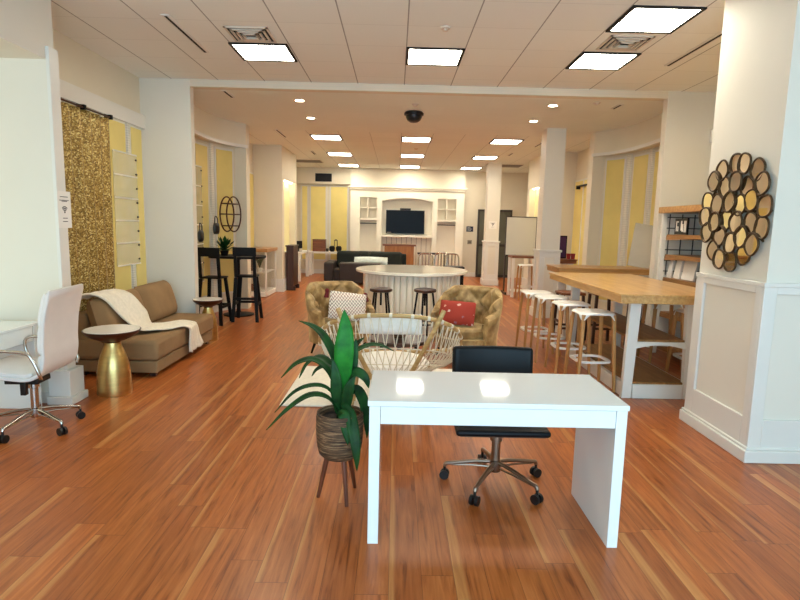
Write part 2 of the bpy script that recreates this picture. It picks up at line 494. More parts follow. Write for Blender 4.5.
# left: alcove
struct(MB().box(-3.02, -2.87, -2.1, 4.75, 2.89, ZF).build('wall_left', 'wall'), 'cream header wall above the desk alcove', 'wall')
struct(box('wall_left', 'wall', -4.7, -4.6, -2.1, 4.86, 0, 2.89), 'cream rear wall of the desk alcove', 'wall')
struct(MB().box(-4.6, -2.87, 4.75, 4.86, 0, ZF).build('wall_left', 'wall'), 'cream end wall of the desk alcove behind the white desk', 'wall')
struct(box('ceiling', 'wall', -4.7, -3.02, -2.1, 4.75, 2.89, 2.98), 'cream ceiling inside the desk alcove', 'ceiling')
struct(MB().box(-2.87, -2.84, 4.74, 4.87, .3, 2.99).build('trim_pilaster', 'trim', bev=.004), 'flat cream pilaster at the end of the desk alcove', 'pilaster')
pl = MB().box(-2.99, -2.80, 4.70, 4.92, .07, .3)
pl.box(-3.0, -2.78, 4.685, 4.94, 0, .07)
struct(pl.build('trim_plinth', 'trim', bev=.005), 'white plinth block at the foot of the alcove pilaster', 'plinth')
struct(box('baseboard_left', 'trim', -4.6, -3.01, 4.732, 4.75, 0, .1), 'white baseboard at the end of the desk alcove', 'baseboard')

def side_wall(s):
    """curtain walls, piers, bays and blocks; s = -1 left, +1 right (mirrored about the room's axis)"""
    X = lambda x: x if s < 0 else 2*CX-x
    side = 'left' if s < 0 else 'right'
    def bx(name, m, x0, x1, *a, **k):
        a0, a1 = sorted((X(x0), X(x1))); return box(name, m, a0, a1, *a, **k)
    y0 = 4.86 if s < 0 else -2.1
    struct(bx('wall_'+side, 'wallb', -3.52, -3.4, y0, 7.62, 0, ZF), 'cream wall of tall yellow windows on the %s side' % side, 'wall')
    struct(bx('trim_ledge', 'trim', -3.4, -3.34, y0 if s < 0 else 4.7, 7.6, 2.80, 2.97), 'cream ledge above the %s near windows' % side, 'trim')
    struct(bx('baseboard_'+side, 'trim', -3.4, -3.375, y0 if s < 0 else 4.7, 7.6, 0, .12), 'white baseboard under the %s near windows' % side, 'baseboard')
    # near windows
    for i, (a, b) in enumerate(((5.28, 5.76), (5.9, 6.42), (6.66, 7.08), (7.24, 7.52))):
        wn = struct(bx('window_%d' % (i+1 + (10 if s > 0 else 0)), 'trim', -3.4, -3.37, a-.03, b+.03, .42, 2.80), 'tall window papered in yellow, %s side near bay, number %d from the front' % (side, i+1), 'window')
        bx('pane', 'yellow', -3.37, -3.362, a, b, .45, 2.77, parent=wn)
    for a in (5.83, 6.54, 7.15):
        struct(bx('trim_track', 'perf', -3.4, -3.352, a-.028, a+.028, .3, 2.80), 'white slotted shelving track between yellow windows, %s near bay' % side, 'shelving track')
    # pier
    struct(bx('pillar', 'wall', -3.52, -2.74, 7.6, 7.73, 0, ZF), 'wide cream pier beside the opening on the %s' % side, 'pier')
    struct(bx('baseboard_'+side, 'trim', -3.4, -2.725, 7.582, 7.6, 0, .12), 'white baseboard of the %s pier' % side, 'baseboard')
    # curved bay
    H0 = smooth_path([(-2.90, 7.76, 0), (-3.09, 8.4, 0), (-3.1, 9.35, 0), (-2.97, 9.95, 0), (-2.74, 10.32, 0)], 6)
    hdr = [(X(p.x), p.y) for p in H0]
    out = [(X(p.x-.5), p.y) for p in H0]
    hp = hdr+out[::-1]
    struct(MB().prism(hp, 2.95, ZB).build('wall_'+side, 'wallb', smooth=True), 'curved cream header above the %s bay windows' % side, 'wall')
    led = [(X(p.x+.035), p.y) for p in H0]+[(X(p.x-.02), p.y) for p in H0][::-1]
    struct(MB().prism(led, 2.93, 2.985).build('trim_ledge', 'trim', smooth=True), 'curved ledge under the %s bay header' % side, 'trim')
    WP = [Vector((p.x-.2, p.y, 0)) for p in H0]
    a = [(X(p.x), p.y) for p in WP]; b = [(X(p.x-.3), p.y) for p in WP]
    struct(MB().prism(a+b[::-1], 0, 2.95).build('wall_'+side, 'wallb', smooth=True), 'curved cream wall of the %s bay' % side, 'wall')
    bb = [(X(p.x+.02), p.y) for p in WP]
    struct(MB().prism(bb+a[::-1], 0, .12).build('baseboard_'+side, 'trim', smooth=True), 'white curved baseboard of the %s bay' % side, 'baseboard')
    def arcpt(y, off):
        for p, q in zip(WP, WP[1:]):
            if p.y <= y <= q.y:
                return (X(lerp(p.x, q.x, (y-p.y)/(q.y-p.y))+off), y)
    def strip(y0, y1, off0, off1, z0, z1, name, m, parent=None):
        ys = [lerp(y0, y1, k/6) for k in range(7)]
        pts = [arcpt(y, off1) for y in ys]+[arcpt(y, off0) for y in ys[::-1]]
        return MB().prism(pts, z0, z1).build(name, m, parent, smooth=True)
    for i, (c, d) in enumerate(((8.05, 8.42), (8.58, 9.04), (9.28, 9.68), (9.93, 10.24))):
        wn = struct(strip(c-.03, d+.03, 0, .02, .3, 2.9, 'window_%d' % (i+5+(10 if s > 0 else 0)), 'trim'), 'tall yellow papered window in the curved %s bay, number %d from the pier' % (side, i+1), 'window')
        strip(c, d, .02, .028, .34, 2.86, 'pane', 'yellow', wn)
    for c in (8.5, 9.16, 9.8):
        struct(strip(c-.035, c+.035, 0, .04, .3, 2.93, 'trim_track', 'perf'), 'white slotted shelving track in the curved %s bay, standing %.1f m past the pier' % (side, c-7.79), 'shelving track')
    # pilaster that closes the bay
    struct(bx('pillar', 'wallb', -3.6, -2.74, 10.32, 10.56, 0, ZB), 'cream pilaster that ends the curved %s bay' % side, 'pilaster')
    # recess
    struct(bx('wall_'+side, 'wallb', -3.6, -3.3, 10.56, 13.0, 0, ZB), 'cream recess wall beyond the %s pilaster' % side, 'wall')
    wn = struct(bx('window_%d' % (9+(10 if s > 0 else 0)), 'trim', -3.3, -3.27, 11.75, 12.95, .4, 2.72), 'narrow yellow papered window in the recess beyond the %s pilaster' % side, 'window')
    bx('pane', 'yellow', -3.27, -3.262, 11.8, 12.3, .45, 2.68, parent=wn); bx('pane', 'yellow', -3.27, -3.262, 12.4, 12.9, .45, 2.68, parent=wn)
    # block with a lit niche on its inner face
    blk = MB()
    for a in ((-3.6, -2.80, 13.0, 14.9, 0, ZB), (-2.80, -2.64, 13.0, 13.25, 0, ZB), (-2.80, -2.64, 14.65, 14.9, 0, ZB), (-2.80, -2.64, 13.25, 14.65, 2.62, ZB), (-2.80, -2.64, 13.25, 14.65, 0, .9)):
        x0, x1 = sorted((X(a[0]), X(a[1]))); blk.box(x0, x1, *a[2:])
    struct(blk.build('pillar', 'wallb'), 'wide cream block with a lit niche on the %s' % side, 'pillar')
    struct(bx('trim_niche', 'palelit', -2.80, -2.785, 13.25, 14.65, .9, 2.62), 'pale yellow niche back in the %s block' % side, 'niche')
    struct(bx('trim_plinth', 'trim', -2.9, -2.61, 12.97, 14.93, 0, .3), 'white plinth of the %s niche block' % side, 'plinth')
    struct(bx('wall_'+side, 'wallb', -3.6, -3.42, 14.9, 18.1, 0, ZB), 'cream far recess wall on the %s' % side, 'wall')
for s in (-1, 1): side_wall(s)
# glowing strips added under the niche heads to brighten the niches
for sx in (-1, 1):
    x = -2.71 if sx < 0 else 2*CX+2.71
    t = thing('added_niche_strip', 'added thin lit strip under the head of the %s niche' % ('left' if sx < 0 else 'right'), 'lamp', (x, 13.95, 2.605))
    box('glow_strip', 'can', -.02, .02, -.6, .6, 0, .015, t)
# far wall
struct(box('wall_far', 'wallb', -3.6, 6.0, 18.1, 18.3, 0, ZB), 'cream far wall of the room', 'wall')
struct(box('wall_far', 'wallb', -3.42, -1.46, 17.92, 18.1, 2.86, ZB), 'cream bulkhead above the far yellow windows', 'wall')
for i, (a, b) in enumerate(((-3.02, -2.86), (-2.74, -2.27), (-2.1, -1.58))):
    wn = struct(box('window_%d' % (i+21), 'trim', a-.05, b+.05, 18.06, 18.1, .42, 2.82), 'tall yellow papered window on the far wall, %s' % ('by the corner', 'in the middle', 'beside the television unit')[i], 'window')
    box('pane', 'yellow', a, b, 18.052, 18.06, .46, 2.78, wn)
struct(box('baseboard_far', 'trim', -3.42, -1.46, 18.08, 18.1, 0, .14), 'white baseboard under the far yellow windows', 'baseboard')
struct(box('baseboard_far', 'trim', 2.16, 2.68, 18.08, 18.1, 0, .14), 'white baseboard beside the far glass door', 'baseboard')
# glass door on the far wall
d = thing('door_1', 'dark framed glass door on the far wall', 'door', (3.15, 18.04, 0)); d['kind'] = 'structure'
fr = MB()
for a in ((-.52, -.46), (-.02, .04), (.52, .58)): fr.box(a[0], a[1], -.03, .05, 0, 2.12)
fr.box(-.52, .58, -.03, .05, 2.12, 2.18); fr.box(-.46, .52, -.03, .05, 0, .1); fr.box(-.46, .52, -.03, .05, 1.0, 1.08)
fr.build('door_frame', 'alum', d, bev=.004)
box('pane', 'glassdark', -.46, -.02, 0, .02, .1, 2.12, d); box('pane', 'glassdark', .04, .52, 0, .02, .1, 2.12, d)
# right pillar (wainscoted) in the foreground
px0, px1, py0, py1 = 2.555, 3.5, 3.78, 4.63
pt = thing('pillar', 'big white wainscoted pillar carrying the round mirror', 'pillar', (0, 0, 0)); pt['kind'] = 'structure'
box('shaft', 'wall', px0, px1, py0, py1, 0, ZF, pt)
wz = 1.285
ws = MB()
tk = .022
ws.box(px0-.03, px1, py0-.03, py1, wz-.03, wz)                               # cap
# left face frame
for a in ((py0, py0+.07), (py1-.12, py1)): ws.box(px0-tk, px0, a[0], a[1], .1, wz-.03)
ws.box(px0-tk, px0, py0+.07, py1-.12, wz-.08, wz-.03); ws.box(px0-tk, px0, py0+.07, py1-.12, .1, .31)
# front face frame
ws.box(px0-tk, px0+.07, py0-tk, py0, .1, wz-.03); ws.box(px1-.1, px1, py0-tk, py0, .1, wz-.03)
ws.box(px0+.07, px1-.1, py0-tk, py0, wz-.08, wz-.03); ws.box(px0+.07, px1-.1, py0-tk, py0, .1, .31)
ws.build('wainscot', 'trim', pt, bev=.004)
MB().box(px0-.05, px1, py0-.05, py1+.02, 0, .09).box(px0-.035, px1, py0-.035, py1+.02, .09, .11).build('plinth', 'trim', pt, bev=.006)
# columns in the far room
def column(x0, x1, y0, y1, label):
    c = thing('pillar', label, 'column', ((x0+x1)/2, (y0+y1)/2, 0)); c['kind'] = 'structure'
    w, dd = (x1-x0)/2, (y1-y0)/2
    box('shaft', 'wall', -w, w, -dd, dd, 0, ZB, c)
    m = MB().box(-w-.04, w+.04, -dd-.04, dd+.04, 1.2, 1.24)
    for sx in (-1, 1):
        for sy in (-1, 1):
            a, b = sorted((sx*(w+.02), sx*(w-.08))); e, f = sorted((sy*(dd+.02), sy*(dd-.08)))
            m.box(a, b, e, f, .3, 1.1)
    m.box(-w-.02, w+.02, -dd-.02, dd+.02, 1.1, 1.2); m.box(-w-.02, w+.02, -dd-.02, dd+.02, .16, .3)
    m.build('wainscot', 'trim', c, bev=.004)
    box('plinth', 'trim', -w-.045, w+.045, -dd-.045, dd+.045, 0, .16, c, bev=.006)
column(2.61, 2.95, 10.0, 10.36, 'square cream column behind the tall oak tables')
column(2.50, 2.86, 15.5, 15.86, 'slim cream column in front of the far glass door')

# ------------------------------------------------------------------ ceiling fittings
def light_panel(name, x, y, z, label, m, group, proto=[None]):
    if proto[0] is None:
        t = thing(name, label, 'light', (x, y, z), 0, group)
        f = MB(); w = .305
        for a in ((-w, w, -w, -w+.03), (-w, w, w-.03, w), (-w, -w+.03, -w+.03, w-.03), (w-.03, w, -w+.03, w-.03)):
            f.box(a[0], a[1], a[2], a[3], -.014, .0)
        f.build('frame', 'dark', t)
        box('diffuser', m, -w+.03, w-.03, -w+.03, w-.03, -.008, 0, t)
        lv = MB()
        for k in (-.095, .095): lv.box(k-.003, k+.003, -w+.03, w-.03, -.012, -.008); lv.box(-w+.03, w-.03, k-.003, k+.003, -.012, -.008)
        lv.build('louver', 'vent', t)
        proto[0] = t; return t
    return dup(proto[0], (x, y, z), 0, label, group)
G = 'square ceiling light panels'
for x, y, z, lab in ((2.21, 5.12, ZF, 'square ceiling light high above the mirror pillar, nearest and largest of all'),
                     (2.21, 6.35, ZF, 'square ceiling light just beyond the air vent near the mirror pillar'),
                     (.375, 6.35, ZF, 'square ceiling light alone above the middle of the near room'),
                     (-1.47, 6.35, ZF, 'square ceiling light beside the air vent on the sofa side'),
                     (-1.45, 11.65, ZB, 'first ceiling light in the far room row on the bar chair side'),
                     (-1.45, 14.35, ZB, 'second ceiling light in the far room row on the bar chair side'),
                     (-1.45, 17.0, ZB, 'last ceiling light in the far room row by the yellow windows'),
                     (.375, 11.65, ZB, 'first ceiling light in the middle row just beyond the black dome camera'),
                     (.375, 14.35, ZB, 'second ceiling light in the middle row of the far room'),
                     (.375, 17.0, ZB, 'last ceiling light in the middle row above the television'),
                     (2.21, 11.65, ZB, 'first ceiling light in the far room row beside the square columns'),
                     (2.21, 14.35, ZB, 'second ceiling light in the far room row beside the square columns'),
                     (2.21, 17.0, ZB, 'last ceiling light in the row beside the columns near the glass door')):
    light_panel('ceiling_light', x, y, z, lab, 'panel', G)
# downlights
def can(x, y, label):
    t = thing('recessed_downlight', label, 'light', (x, y, ZB), 0, 'small round downlights')
    MB().lathe([(.06, -.004), (.09, -.008), (.095, 0), (.06, 0)], n=24).build('trim_ring', 'vent', t, smooth=True)
    MB().lathe([(0, -.006), (.062, -.006), (.062, 0), (0, 0)], n=24).build('lamp', 'can', t)
can(-1.42, 8.28, 'round downlight on the sofa side, nearer the beam'); can(-1.46, 9.6, 'round downlight on the sofa side, next to the first far ceiling light')
can(2.2, 8.2, 'round downlight above the tall tables, nearer the beam'); can(2.22, 9.4, 'round downlight above the tall tables, beside the column top')
# vents
def vent(x, y, label):
    t = thing('air_vent', label, 'vent', (x, y, ZF), 0, 'ceiling air vents')
    f = MB()
    for k in range(4):
        a = .21-k*.045
        for q in ((-a, a, -a, -a+.02), (-a, a, a-.02, a), (-a, -a+.02, -a, a), (a-.02, a, -a, a)):
            f.box(q[0], q[1], q[2], q[3], -.012-.006*k, 0)
    f.build('louver', 'vent', t); box('backing', 'dark', -.19, .19, -.19, .19, -.006, 0, t)
vent(-1.47, 5.78, 'square louvred air vent beside the light on the sofa side'); vent(2.21, 5.74, 'square louvred air vent between the two lights near the mirror pillar')
def slot(x, y, L, z, label):
    t = thing('slot_diffuser', label, 'vent', (x, y, z), 0, 'ceiling slot diffusers')
    box('frame', 'trim', -.035, .035, -L/2, L/2, -.01, 0, t); box('slot', 'dark', -.012, .012, -L/2+.02, L/2-.02, -.013, -.01, t)
slot(-2.12, 5.85, 1.1, ZF, 'thin ceiling slot diffuser over the sofa'); slot(2.98, 5.9, 1.1, ZF, 'thin ceiling slot diffuser over the tall oak table')
slot(-2.35, 7.98, .4, ZB, 'short ceiling slot diffuser near the curved bay with the bar chairs'); slot(3.1, 8.15, .3, ZB, 'short ceiling slot diffuser near the curved bay behind the leaning sheet')
slot(-2.3, 11.3, .9, ZB, 'ceiling slot diffuser above the glass case'); slot(2.95, 11.9, .7, ZB, 'ceiling slot diffuser beyond the nearer column')
slot(-2.1, 14.2, .6, ZB, 'ceiling slot diffuser above the dark slim cabinet'); slot(2.7, 13.6, .5, ZB, 'ceiling slot diffuser beside the slim column')
for x, y, lab in ((-2.55, 16.1, 'dark ceiling return grille before the far yellow windows'), (3.1, 16.1, 'dark ceiling return grille before the glass door')):
    t = thing('return_grille', lab, 'vent', (x, y, ZB), 0, 'dark ceiling return grilles')
    box('frame', 'vent', -.42, .42, -.33, .33, -.01, 0, t); box('grille', 'brassd', -.4, .4, -.31, .31, -.014, -.01, t)
t = thing('dome_camera', 'black dome security camera on the far ceiling', 'camera', (.24, 8.9, ZB))
MB().lathe([(.13, 0), (.15, -.02), (.15, -.05), (.13, -.055)], n=28).build('mount', 'blackp', t, smooth=True)
MB().lathe([(.125, -.05), (.122, -.09), (.1, -.13), (.06, -.155), (0, -.165)], n=28).build('dome', 'blackp', t, smooth=True)
def sprinkler(x, y, z, lab):
    t = thing('sprinkler_head', lab, 'sprinkler', (x, y, z), 0, 'ceiling sprinklers')
    MB().lathe([(.05, 0), (.045, -.012), (.015, -.014), (.012, -.025), (.026, -.027), (.026, -.03), (0, -.03)], n=16).build('escutcheon', 'vent', t, smooth=True)
sprinkler(.42, 5.45, ZF, 'small sprinkler in front of the middle near ceiling light'); sprinkler(.24, 8.35, ZB, 'small sprinkler just before the dome camera')
sprinkler(.42, 13.0, ZB, 'small sprinkler between the first two middle far lights'); sprinkler(2.74, 7.95, ZB, 'small sprinkler near the downlight above the tall tables')

# ------------------------------------------------------------------ alcove sign
def wifi_sign(name, label, w, h, loc, rz):
    """paper facing local -y"""
    t = thing(name, label, 'sign', loc, rz)
    box('paper', 'paper', -w/2, w/2, -.002, 0, 0, h, t)
    m = MB()
    def strip(x0, x1, z0, z1): m.box(x0, x1, -.0035, -.002, z0, z1)
    for k, (a, b, c) in enumerate(((-.3, .3, .84), (-.36, .36, .745), (-.2, .22, .72), (-.16, .2, .26), (-.18, .2, .17))):
        z = h*c; n = 9
        for i in range(n):
            p, q = lerp(a, b, i/n)*w, lerp(a, b, (i+.72)/n)*w
            strip(p, q, z, z+h*.018)
    cx, cz = 0, h*.42
    for rr in (.27, .2, .13):
        for i in range(10):
            a0, a1 = R(45+90*i/10), R(45+90*(i+1)/10); r0, r1 = rr*w*1.05, (rr-.04)*w*1.05
            pts = [(cx+r0*math.cos(a0), cz+r0*math.sin(a0)), (cx+r0*math.cos(a1), cz+r0*math.sin(a1)), (cx+r1*math.cos(a1), cz+r1*math.sin(a1)), (cx+r1*math.cos(a0), cz+r1*math.sin(a0))]
            m.ext(pts, 'y', -.0035, -.002)
    m.ext([(cx+.045*w*math.cos(2*PI*i/12), cz+.02*w+.045*w*math.sin(2*PI*i/12)) for i in range(12)], 'y', -.0035, -.002)
    m.build('lettering', 'ink', t)
    return t
wifi_sign('paper_sign', 'white paper wifi notice taped to the alcove pilaster', .19, .31, (-2.836, 4.825, 1.53), R(90))
wifi_sign('paper_sign', 'small white paper notice on the slim far column', .22, .2, (2.68, 15.5, 1.58), 0)

# ------------------------------------------------------------------ left desk + executive chair
t = thing('desk', 'white desk in the alcove behind the white high-backed chair', 'desk', (-3.3, 4.0, 0))
box('desktop', 'white', -.33, .32, -.7, .62, .725, .75, t, bev=.003)
box('drawer', 'white', -.28, .31, -.62, .54, .6, .723, t, bev=.003)
for a in (-.68, .57): box('side_panel', 'white', -.31, .3, a, a+.05, 0, .725, t, bev=.003)

def chair_base(t, angs, r, zh, m='chrome'):
    MB().lathe([(.032, .09), (.036, .1), (.036, .16), (.028, .165), (.028, zh-.08), (.04, zh-.075), (.04, zh)], n=20).build('column', m, t, smooth=True)
    for a in angs:
        c, s = math.cos(R(a)), math.sin(R(a)); P = lambda rr, z: (c*rr, s*rr, z)
        sp = MB().tube(smooth_path([P(.02, .15), P(.12, .142), P(r-.05, .112), P(r-.01, .104), P(r, .085)], 5), .0125, 10)
        sp.tube([P(.02, .115), P(r*.45, .112), P(r-.04, .1)], .006, 8)
        sp = sp.build('base_spoke', m, t, smooth=True)
        cs = MB()
        for o in (-.017, .017):
            cs.tube([(-s*(o-.009)+c*r, c*(o-.009)+s*r, .03), (-s*(o+.009)+c*r, c*(o+.009)+s*r, .03)], .03, 16)
        cs.tube([P(r, .04), P(r, .09)], .009, 8)
        cs.build('caster', 'blackp', sp, smooth=True)

t = thing('executive_chair', 'white leather high-backed swivel chair at the alcove desk', 'chair', (-2.75, 4.15, 0), R(93))
chair_base(t, [a-93 for a in (46, -26, -98, -170, 118)], .31, .40)
MB().box(-.09, .09, -.08, .16, .37, .41).box(-.14, -.1, -.02, .02, .30, .40).tube([(.08, .05, .385), (.24, .08, .37)], .012, 8).build('mechanism', 'blackp', t, bev=.01)
def shell(side):
    prof = smooth_path([(0, .27, .45), (0, .22, .475), (0, .0, .455), (0, -.15, .448), (0, -.235, .50), (0, -.262, .60), (0, -.265, .72), (0, -.285, .90), (0, -.335, 1.10)], 6)
    return prof
pr = shell(0)
def slab(lo, hi, wid, off0, off1, name, m, parent, ribs=0):
    """a padded slab following the profile between two path fractions"""
    b = MB(); n = len(pr); i0, i1 = int(lo*(n-1)), int(hi*(n-1)); K = i1-i0+1
    nor = []
    for i in range(i0, i1+1):
        d = (pr[min(i+1, n-1)]-pr[max(i-1, 0)]).normalized(); nor.append(Vector((0, d.z, -d.y)))
    rows = []
    for k in range(K):
        p = pr[i0+k]; nn = nor[k]
        e = 1.0
        if k == 0 or k == K-1: e = .55
        rr = off1+(ribs*abs(math.sin(k*PI/4)) if ribs else 0)
        ww = wid*(1 if e == 1 else .97)
        c = (off0+rr)/2; h = (rr-off0)/2*e
        rows.append([(-ww, c-h*.6), (-ww*.975, c-h), (ww*.975, c-h), (ww, c-h*.6), (ww, c+h*.6), (ww*.965, c+h), (-ww*.965, c+h), (-ww, c+h*.6)])
    vs = [[b.b.verts.new((x, p.y+nn.y*o+.05, p.z+nn.z*o)) for x, o in row] for row, p, nn in zip(rows, pr[i0:i1+1], nor)]
    for k in range(K-1):
        for j in range(8): b.b.faces.new((vs[k][j], vs[k][(j+1) % 8], vs[k+1][(j+1) % 8], vs[k+1][j]))
    b.b.faces.new(vs[0][::-1]); b.b.faces.new(vs[-1])
    return b.build(name, m, parent, smooth=True)
slab(0, 1, .245, -.014, .014, 'shell', 'leather', t)
slab(.03, .42, .232, .014, .045, 'seat', 'leather', t)
slab(.5, .66, .232, .014, .04, 'back_pad', 'leather', t)
slab(.67, .84, .232, .014, .04, 'back_pad', 'leather', t)
slab(.85, .995, .232, .014, .046, 'headrest', 'leather', t)
for sx in (-1, 1):
    x = sx*.27
    MB().tube(smooth_path([(sx*.25, -.2, .46), (x, -.2, .5), (x, -.16, .6), (x, -.1, .655), (x, .12, .665), (x, .2, .64), (x, .2, .55), (sx*.25, .14, .455)], 5), .012, 10).build('armrest', 'chrome', t, smooth=True)

# ------------------------------------------------------------------ curtain and window fittings
b = MB()
def cur(a, v):
    y = lerp(5.50, 6.54, a); z = lerp(.32, 2.74, v)
    return (-3.30+.022*math.sin(a*2*PI*5.5)+.01*math.sin(a*31+v*2), y, z)
b.grid(cur, 90, 30)
tag(b.build('curtain', 'sequin', smooth=True, solid=.006), 'gold sequinned curtain panel hanging beside the yellow window', 'curtain')
t = thing('curtain_rod', 'black curtain rod carrying the gold sequin curtain', 'curtain rod', (-3.30, 6.08, 2.765))
MB().tube([(0, -.75, 0), (0, .52, 0)], .010, 10).build('rod', 'brassd', t, smooth=True)
for y in (-.66, -.02, .53):
    MB().box(-.055, .02, y-.02, y+.02, -.02, .03).box(-.06, -.05, y-.03, y+.03, -.11, .05).build('bracket', 'black', t, bev=.004)
def acrylic(name, label, pts, z0, z1, seams, parent_loc):
    t = thing(name, label, 'panel', parent_loc)
    (x0, y0), (x1, y1) = pts
    dx, dy = x1-x0, y1-y0; L = math.hypot(dx, dy); nx, ny = (dy/L, -dx/L)
    th = .008
    q = [(x0, y0), (x1, y1), (x1+nx*th, y1+ny*th), (x0+nx*th, y0+ny*th)]
    MB().prism(q, z0, z1).build('sheet', 'acrylic', t)
    m = MB()
    for k in range(seams+1):
        z = lerp(z0, z1, k/seams)
        e = [(x0+nx*.01, y0+ny*.01), (x1+nx*.01, y1+ny*.01), (x1+nx*.016, y1+ny*.016), (x0+nx*.016, y0+ny*.016)]
        m.prism(e, z-.008, z+.008)
    m.build('edge_strip', 'whitem', t)
    m = MB()
    for k in range(8):
        z = lerp(z0+.06, z1-.06, k/7); m.sphere((x1-dx/L*.04+nx*.018, y1-dy/L*.04+ny*.018, z), .014, n=6)
    m.build('clip', 'alum', t)
acrylic('display_sheet', 'tall frosted acrylic display sheet beside the gold curtain', ((0, -.29), (0, .31)), 1.05, 2.42, 5, (-3.35, 7.0, 0))
acrylic('display_sheet', 'tall frosted acrylic display sheet in the bay behind the bar chairs', ((0, -.24), (0, .26)), .6, 2.5, 6, (-3.262, 9.2, 0))

# ------------------------------------------------------------------ tan sofa
t = thing('sofa', 'tan armless sofa under the gold curtain', 'sofa', (-2.86, 6.465, 0)); t.scale = (1, .935, 1)
box('base', 'sofa', -.44, .43, -.93, .93, .045, .17, t, bev=.015)
m = MB().box(-.42, .45, -.95, .95, .175, .395)
m.build('seat_cushion', 'sofa', t, bev=.045, seg=4)
box('back_frame', 'sofa', -.42, -.28, -.93, .93, .3, .66, t, bev=.05, seg=4)
for y in (-.47, .47):
    MB().pillow(1.06 if y < 0 else .95, .50, .27, 18, 4.5).xf(Matrix.Translation((-.14, y-.02 if y < 0 else y+.03, .585 if y < 0 else .60)) @ Matrix.Rotation(R(-16), 4, 'Y') @ Matrix.Rotation(R(90), 4, 'Z')).build('back_cushion', 'sofa', t, smooth=True)
for sx in (-.36, .36):
    for sy in (-.85, .85): box('foot', 'darkwood', sx-.03, sx+.03, sy-.03, sy+.03, 0, .045, t)
# throw
path = smooth_path([(-3.17, 5.66, .80), (-3.05, 5.74, .865), (-2.92, 5.83, .80), (-2.82, 5.93, .63), (-2.75, 6.02, .47), (-2.68, 6.13, .425), (-2.57, 6.28, .42), (-2.45, 6.44, .414), (-2.385, 6.52, .37), (-2.38, 6.56, .23), (-2.375, 6.6, .09)], 5)
WK = [(0, (.1, 1)), (.32, (.1, 1)), (.58, (-.55, .84)), (.78, (-.2, .98)), (1, (0, 1))]
def wdir(a):
    for (a0, p), (a1, q) in zip(WK, WK[1:]):
        if a <= a1:
            f = (a-a0)/(a1-a0); return Vector((lerp(p[0], q[0], f), lerp(p[1], q[1], f), 0)).normalized()
    return Vector((0, 1, 0))
def thr(a, v):
    i = a*(len(path)-1); k = min(int(i), len(path)-2); p = path[k].lerp(path[k+1], i-k)
    wdt = .44+.04*math.sin(a*7)
    off = (v-.5)*wdt
    q = p+wdir(a)*off
    q = q+Vector((0, 0, .007*math.sin(v*19+a*3)+.004*math.sin(a*40)))
    if a > .8: q.x += .008*math.sin(v*26+a*5)
    if a > .97: q.z += .012*math.sin(v*40)
    return q
b = MB(); b.grid(thr, 70, 26)
tag(b.build('throw_blanket', 'throw', smooth=True, solid=.014), 'cream knitted throw draped diagonally over the tan sofa', 'blanket')

# ------------------------------------------------------------------ hourglass side tables
t = thing('side_table', 'brass hourglass side table with white top before the near end of the sofa', 'side table', (-2.6, 5.06, 0), 0, 'brass hourglass side tables')
MB().lathe([(.148, 0), (.15, .01), (.149, .06), (.146, .14), (.141, .22), (.131, .29), (.113, .36), (.09, .42), (.074, .46), (.07, .49)], n=40).build('base', 'brass', t, smooth=True)
MB().lathe([(.07, .488), (.078, .5), (.12, .512), (.18, .54), (.225, .572), (.245, .598), (.247, .605), (.238, .607)], n=48).build('bowl', 'brassd', t, smooth=True)
MB().lathe([(.237, .598), (.237, .609), (.235, .611), (0, .611)], n=48).build('tabletop', 'marble', t, smooth=True)
t2 = dup(t, (-2.535, 7.5, 0), 0, 'brass hourglass side table with white top beyond the far end of the sofa'); t2.scale = (.82, .82, .93)

# ------------------------------------------------------------------ near white desk
t = thing('desk', 'glossy white desk in the foreground before the black swivel chair', 'desk', (.53, 2.94, 0))
x0, x1, y0, y1 = -.65, .65, -.295, .295
box('desktop', 'white', x0, x1, y0, y1, .73, .757, t, bev=.003)
box('side_panel', 'white', x0+.008, x0+.062, y0+.004, y1-.004, 0, .729, t, bev=.002)
box('side_panel', 'white', x1-.062, x1-.008, y0+.004, y1-.004, 0, .729, t, bev=.002)
box('drawer', 'white', x0+.064, x1-.064, y0+.006, y1-.02, .638, .728, t, bev=.002)

# ------------------------------------------------------------------ black swivel chair
t = thing('swivel_chair', 'black low-backed swivel chair behind the white foreground desk', 'chair', (.66, 3.34, 0), 0)
chair_base(t, (95, 167, 239, 311, 23), .32, .37, 'steel')
box('mechanism', 'blackp', -.08, .08, -.1, .1, .35, .385, t, bev=.01)
box('seat_frame', 'steel', -.255, .255, -.2, .2, .386, .396, t, bev=.004)
box('seat', 'bleather', -.28, .28, -.23, .22, .397, .437, t, bev=.018, seg=3)
b = MB()
def bk(a, c):
    x = (a-.5)*.53; z = lerp(.45, .835, c); return (x, .25+.05*(c-.2)-.10*(abs(2*a-1)**2)*.4, z)
b.grid(bk, 14, 12)
b.build('backrest', 'bleather', t, smooth=True, solid=.06, bev=.02)
MB().tube(smooth_path([(-.2, .1, .41), (-.2, .25, .43), (-.2, .3, .52), (-.2, .305, .7)], 4), .012, 8).tube(smooth_path([(.2, .1, .41), (.2, .25, .43), (.2, .3, .52), (.2, .305, .7)], 4), .012, 8).build('back_frame', 'steel', t, smooth=True)

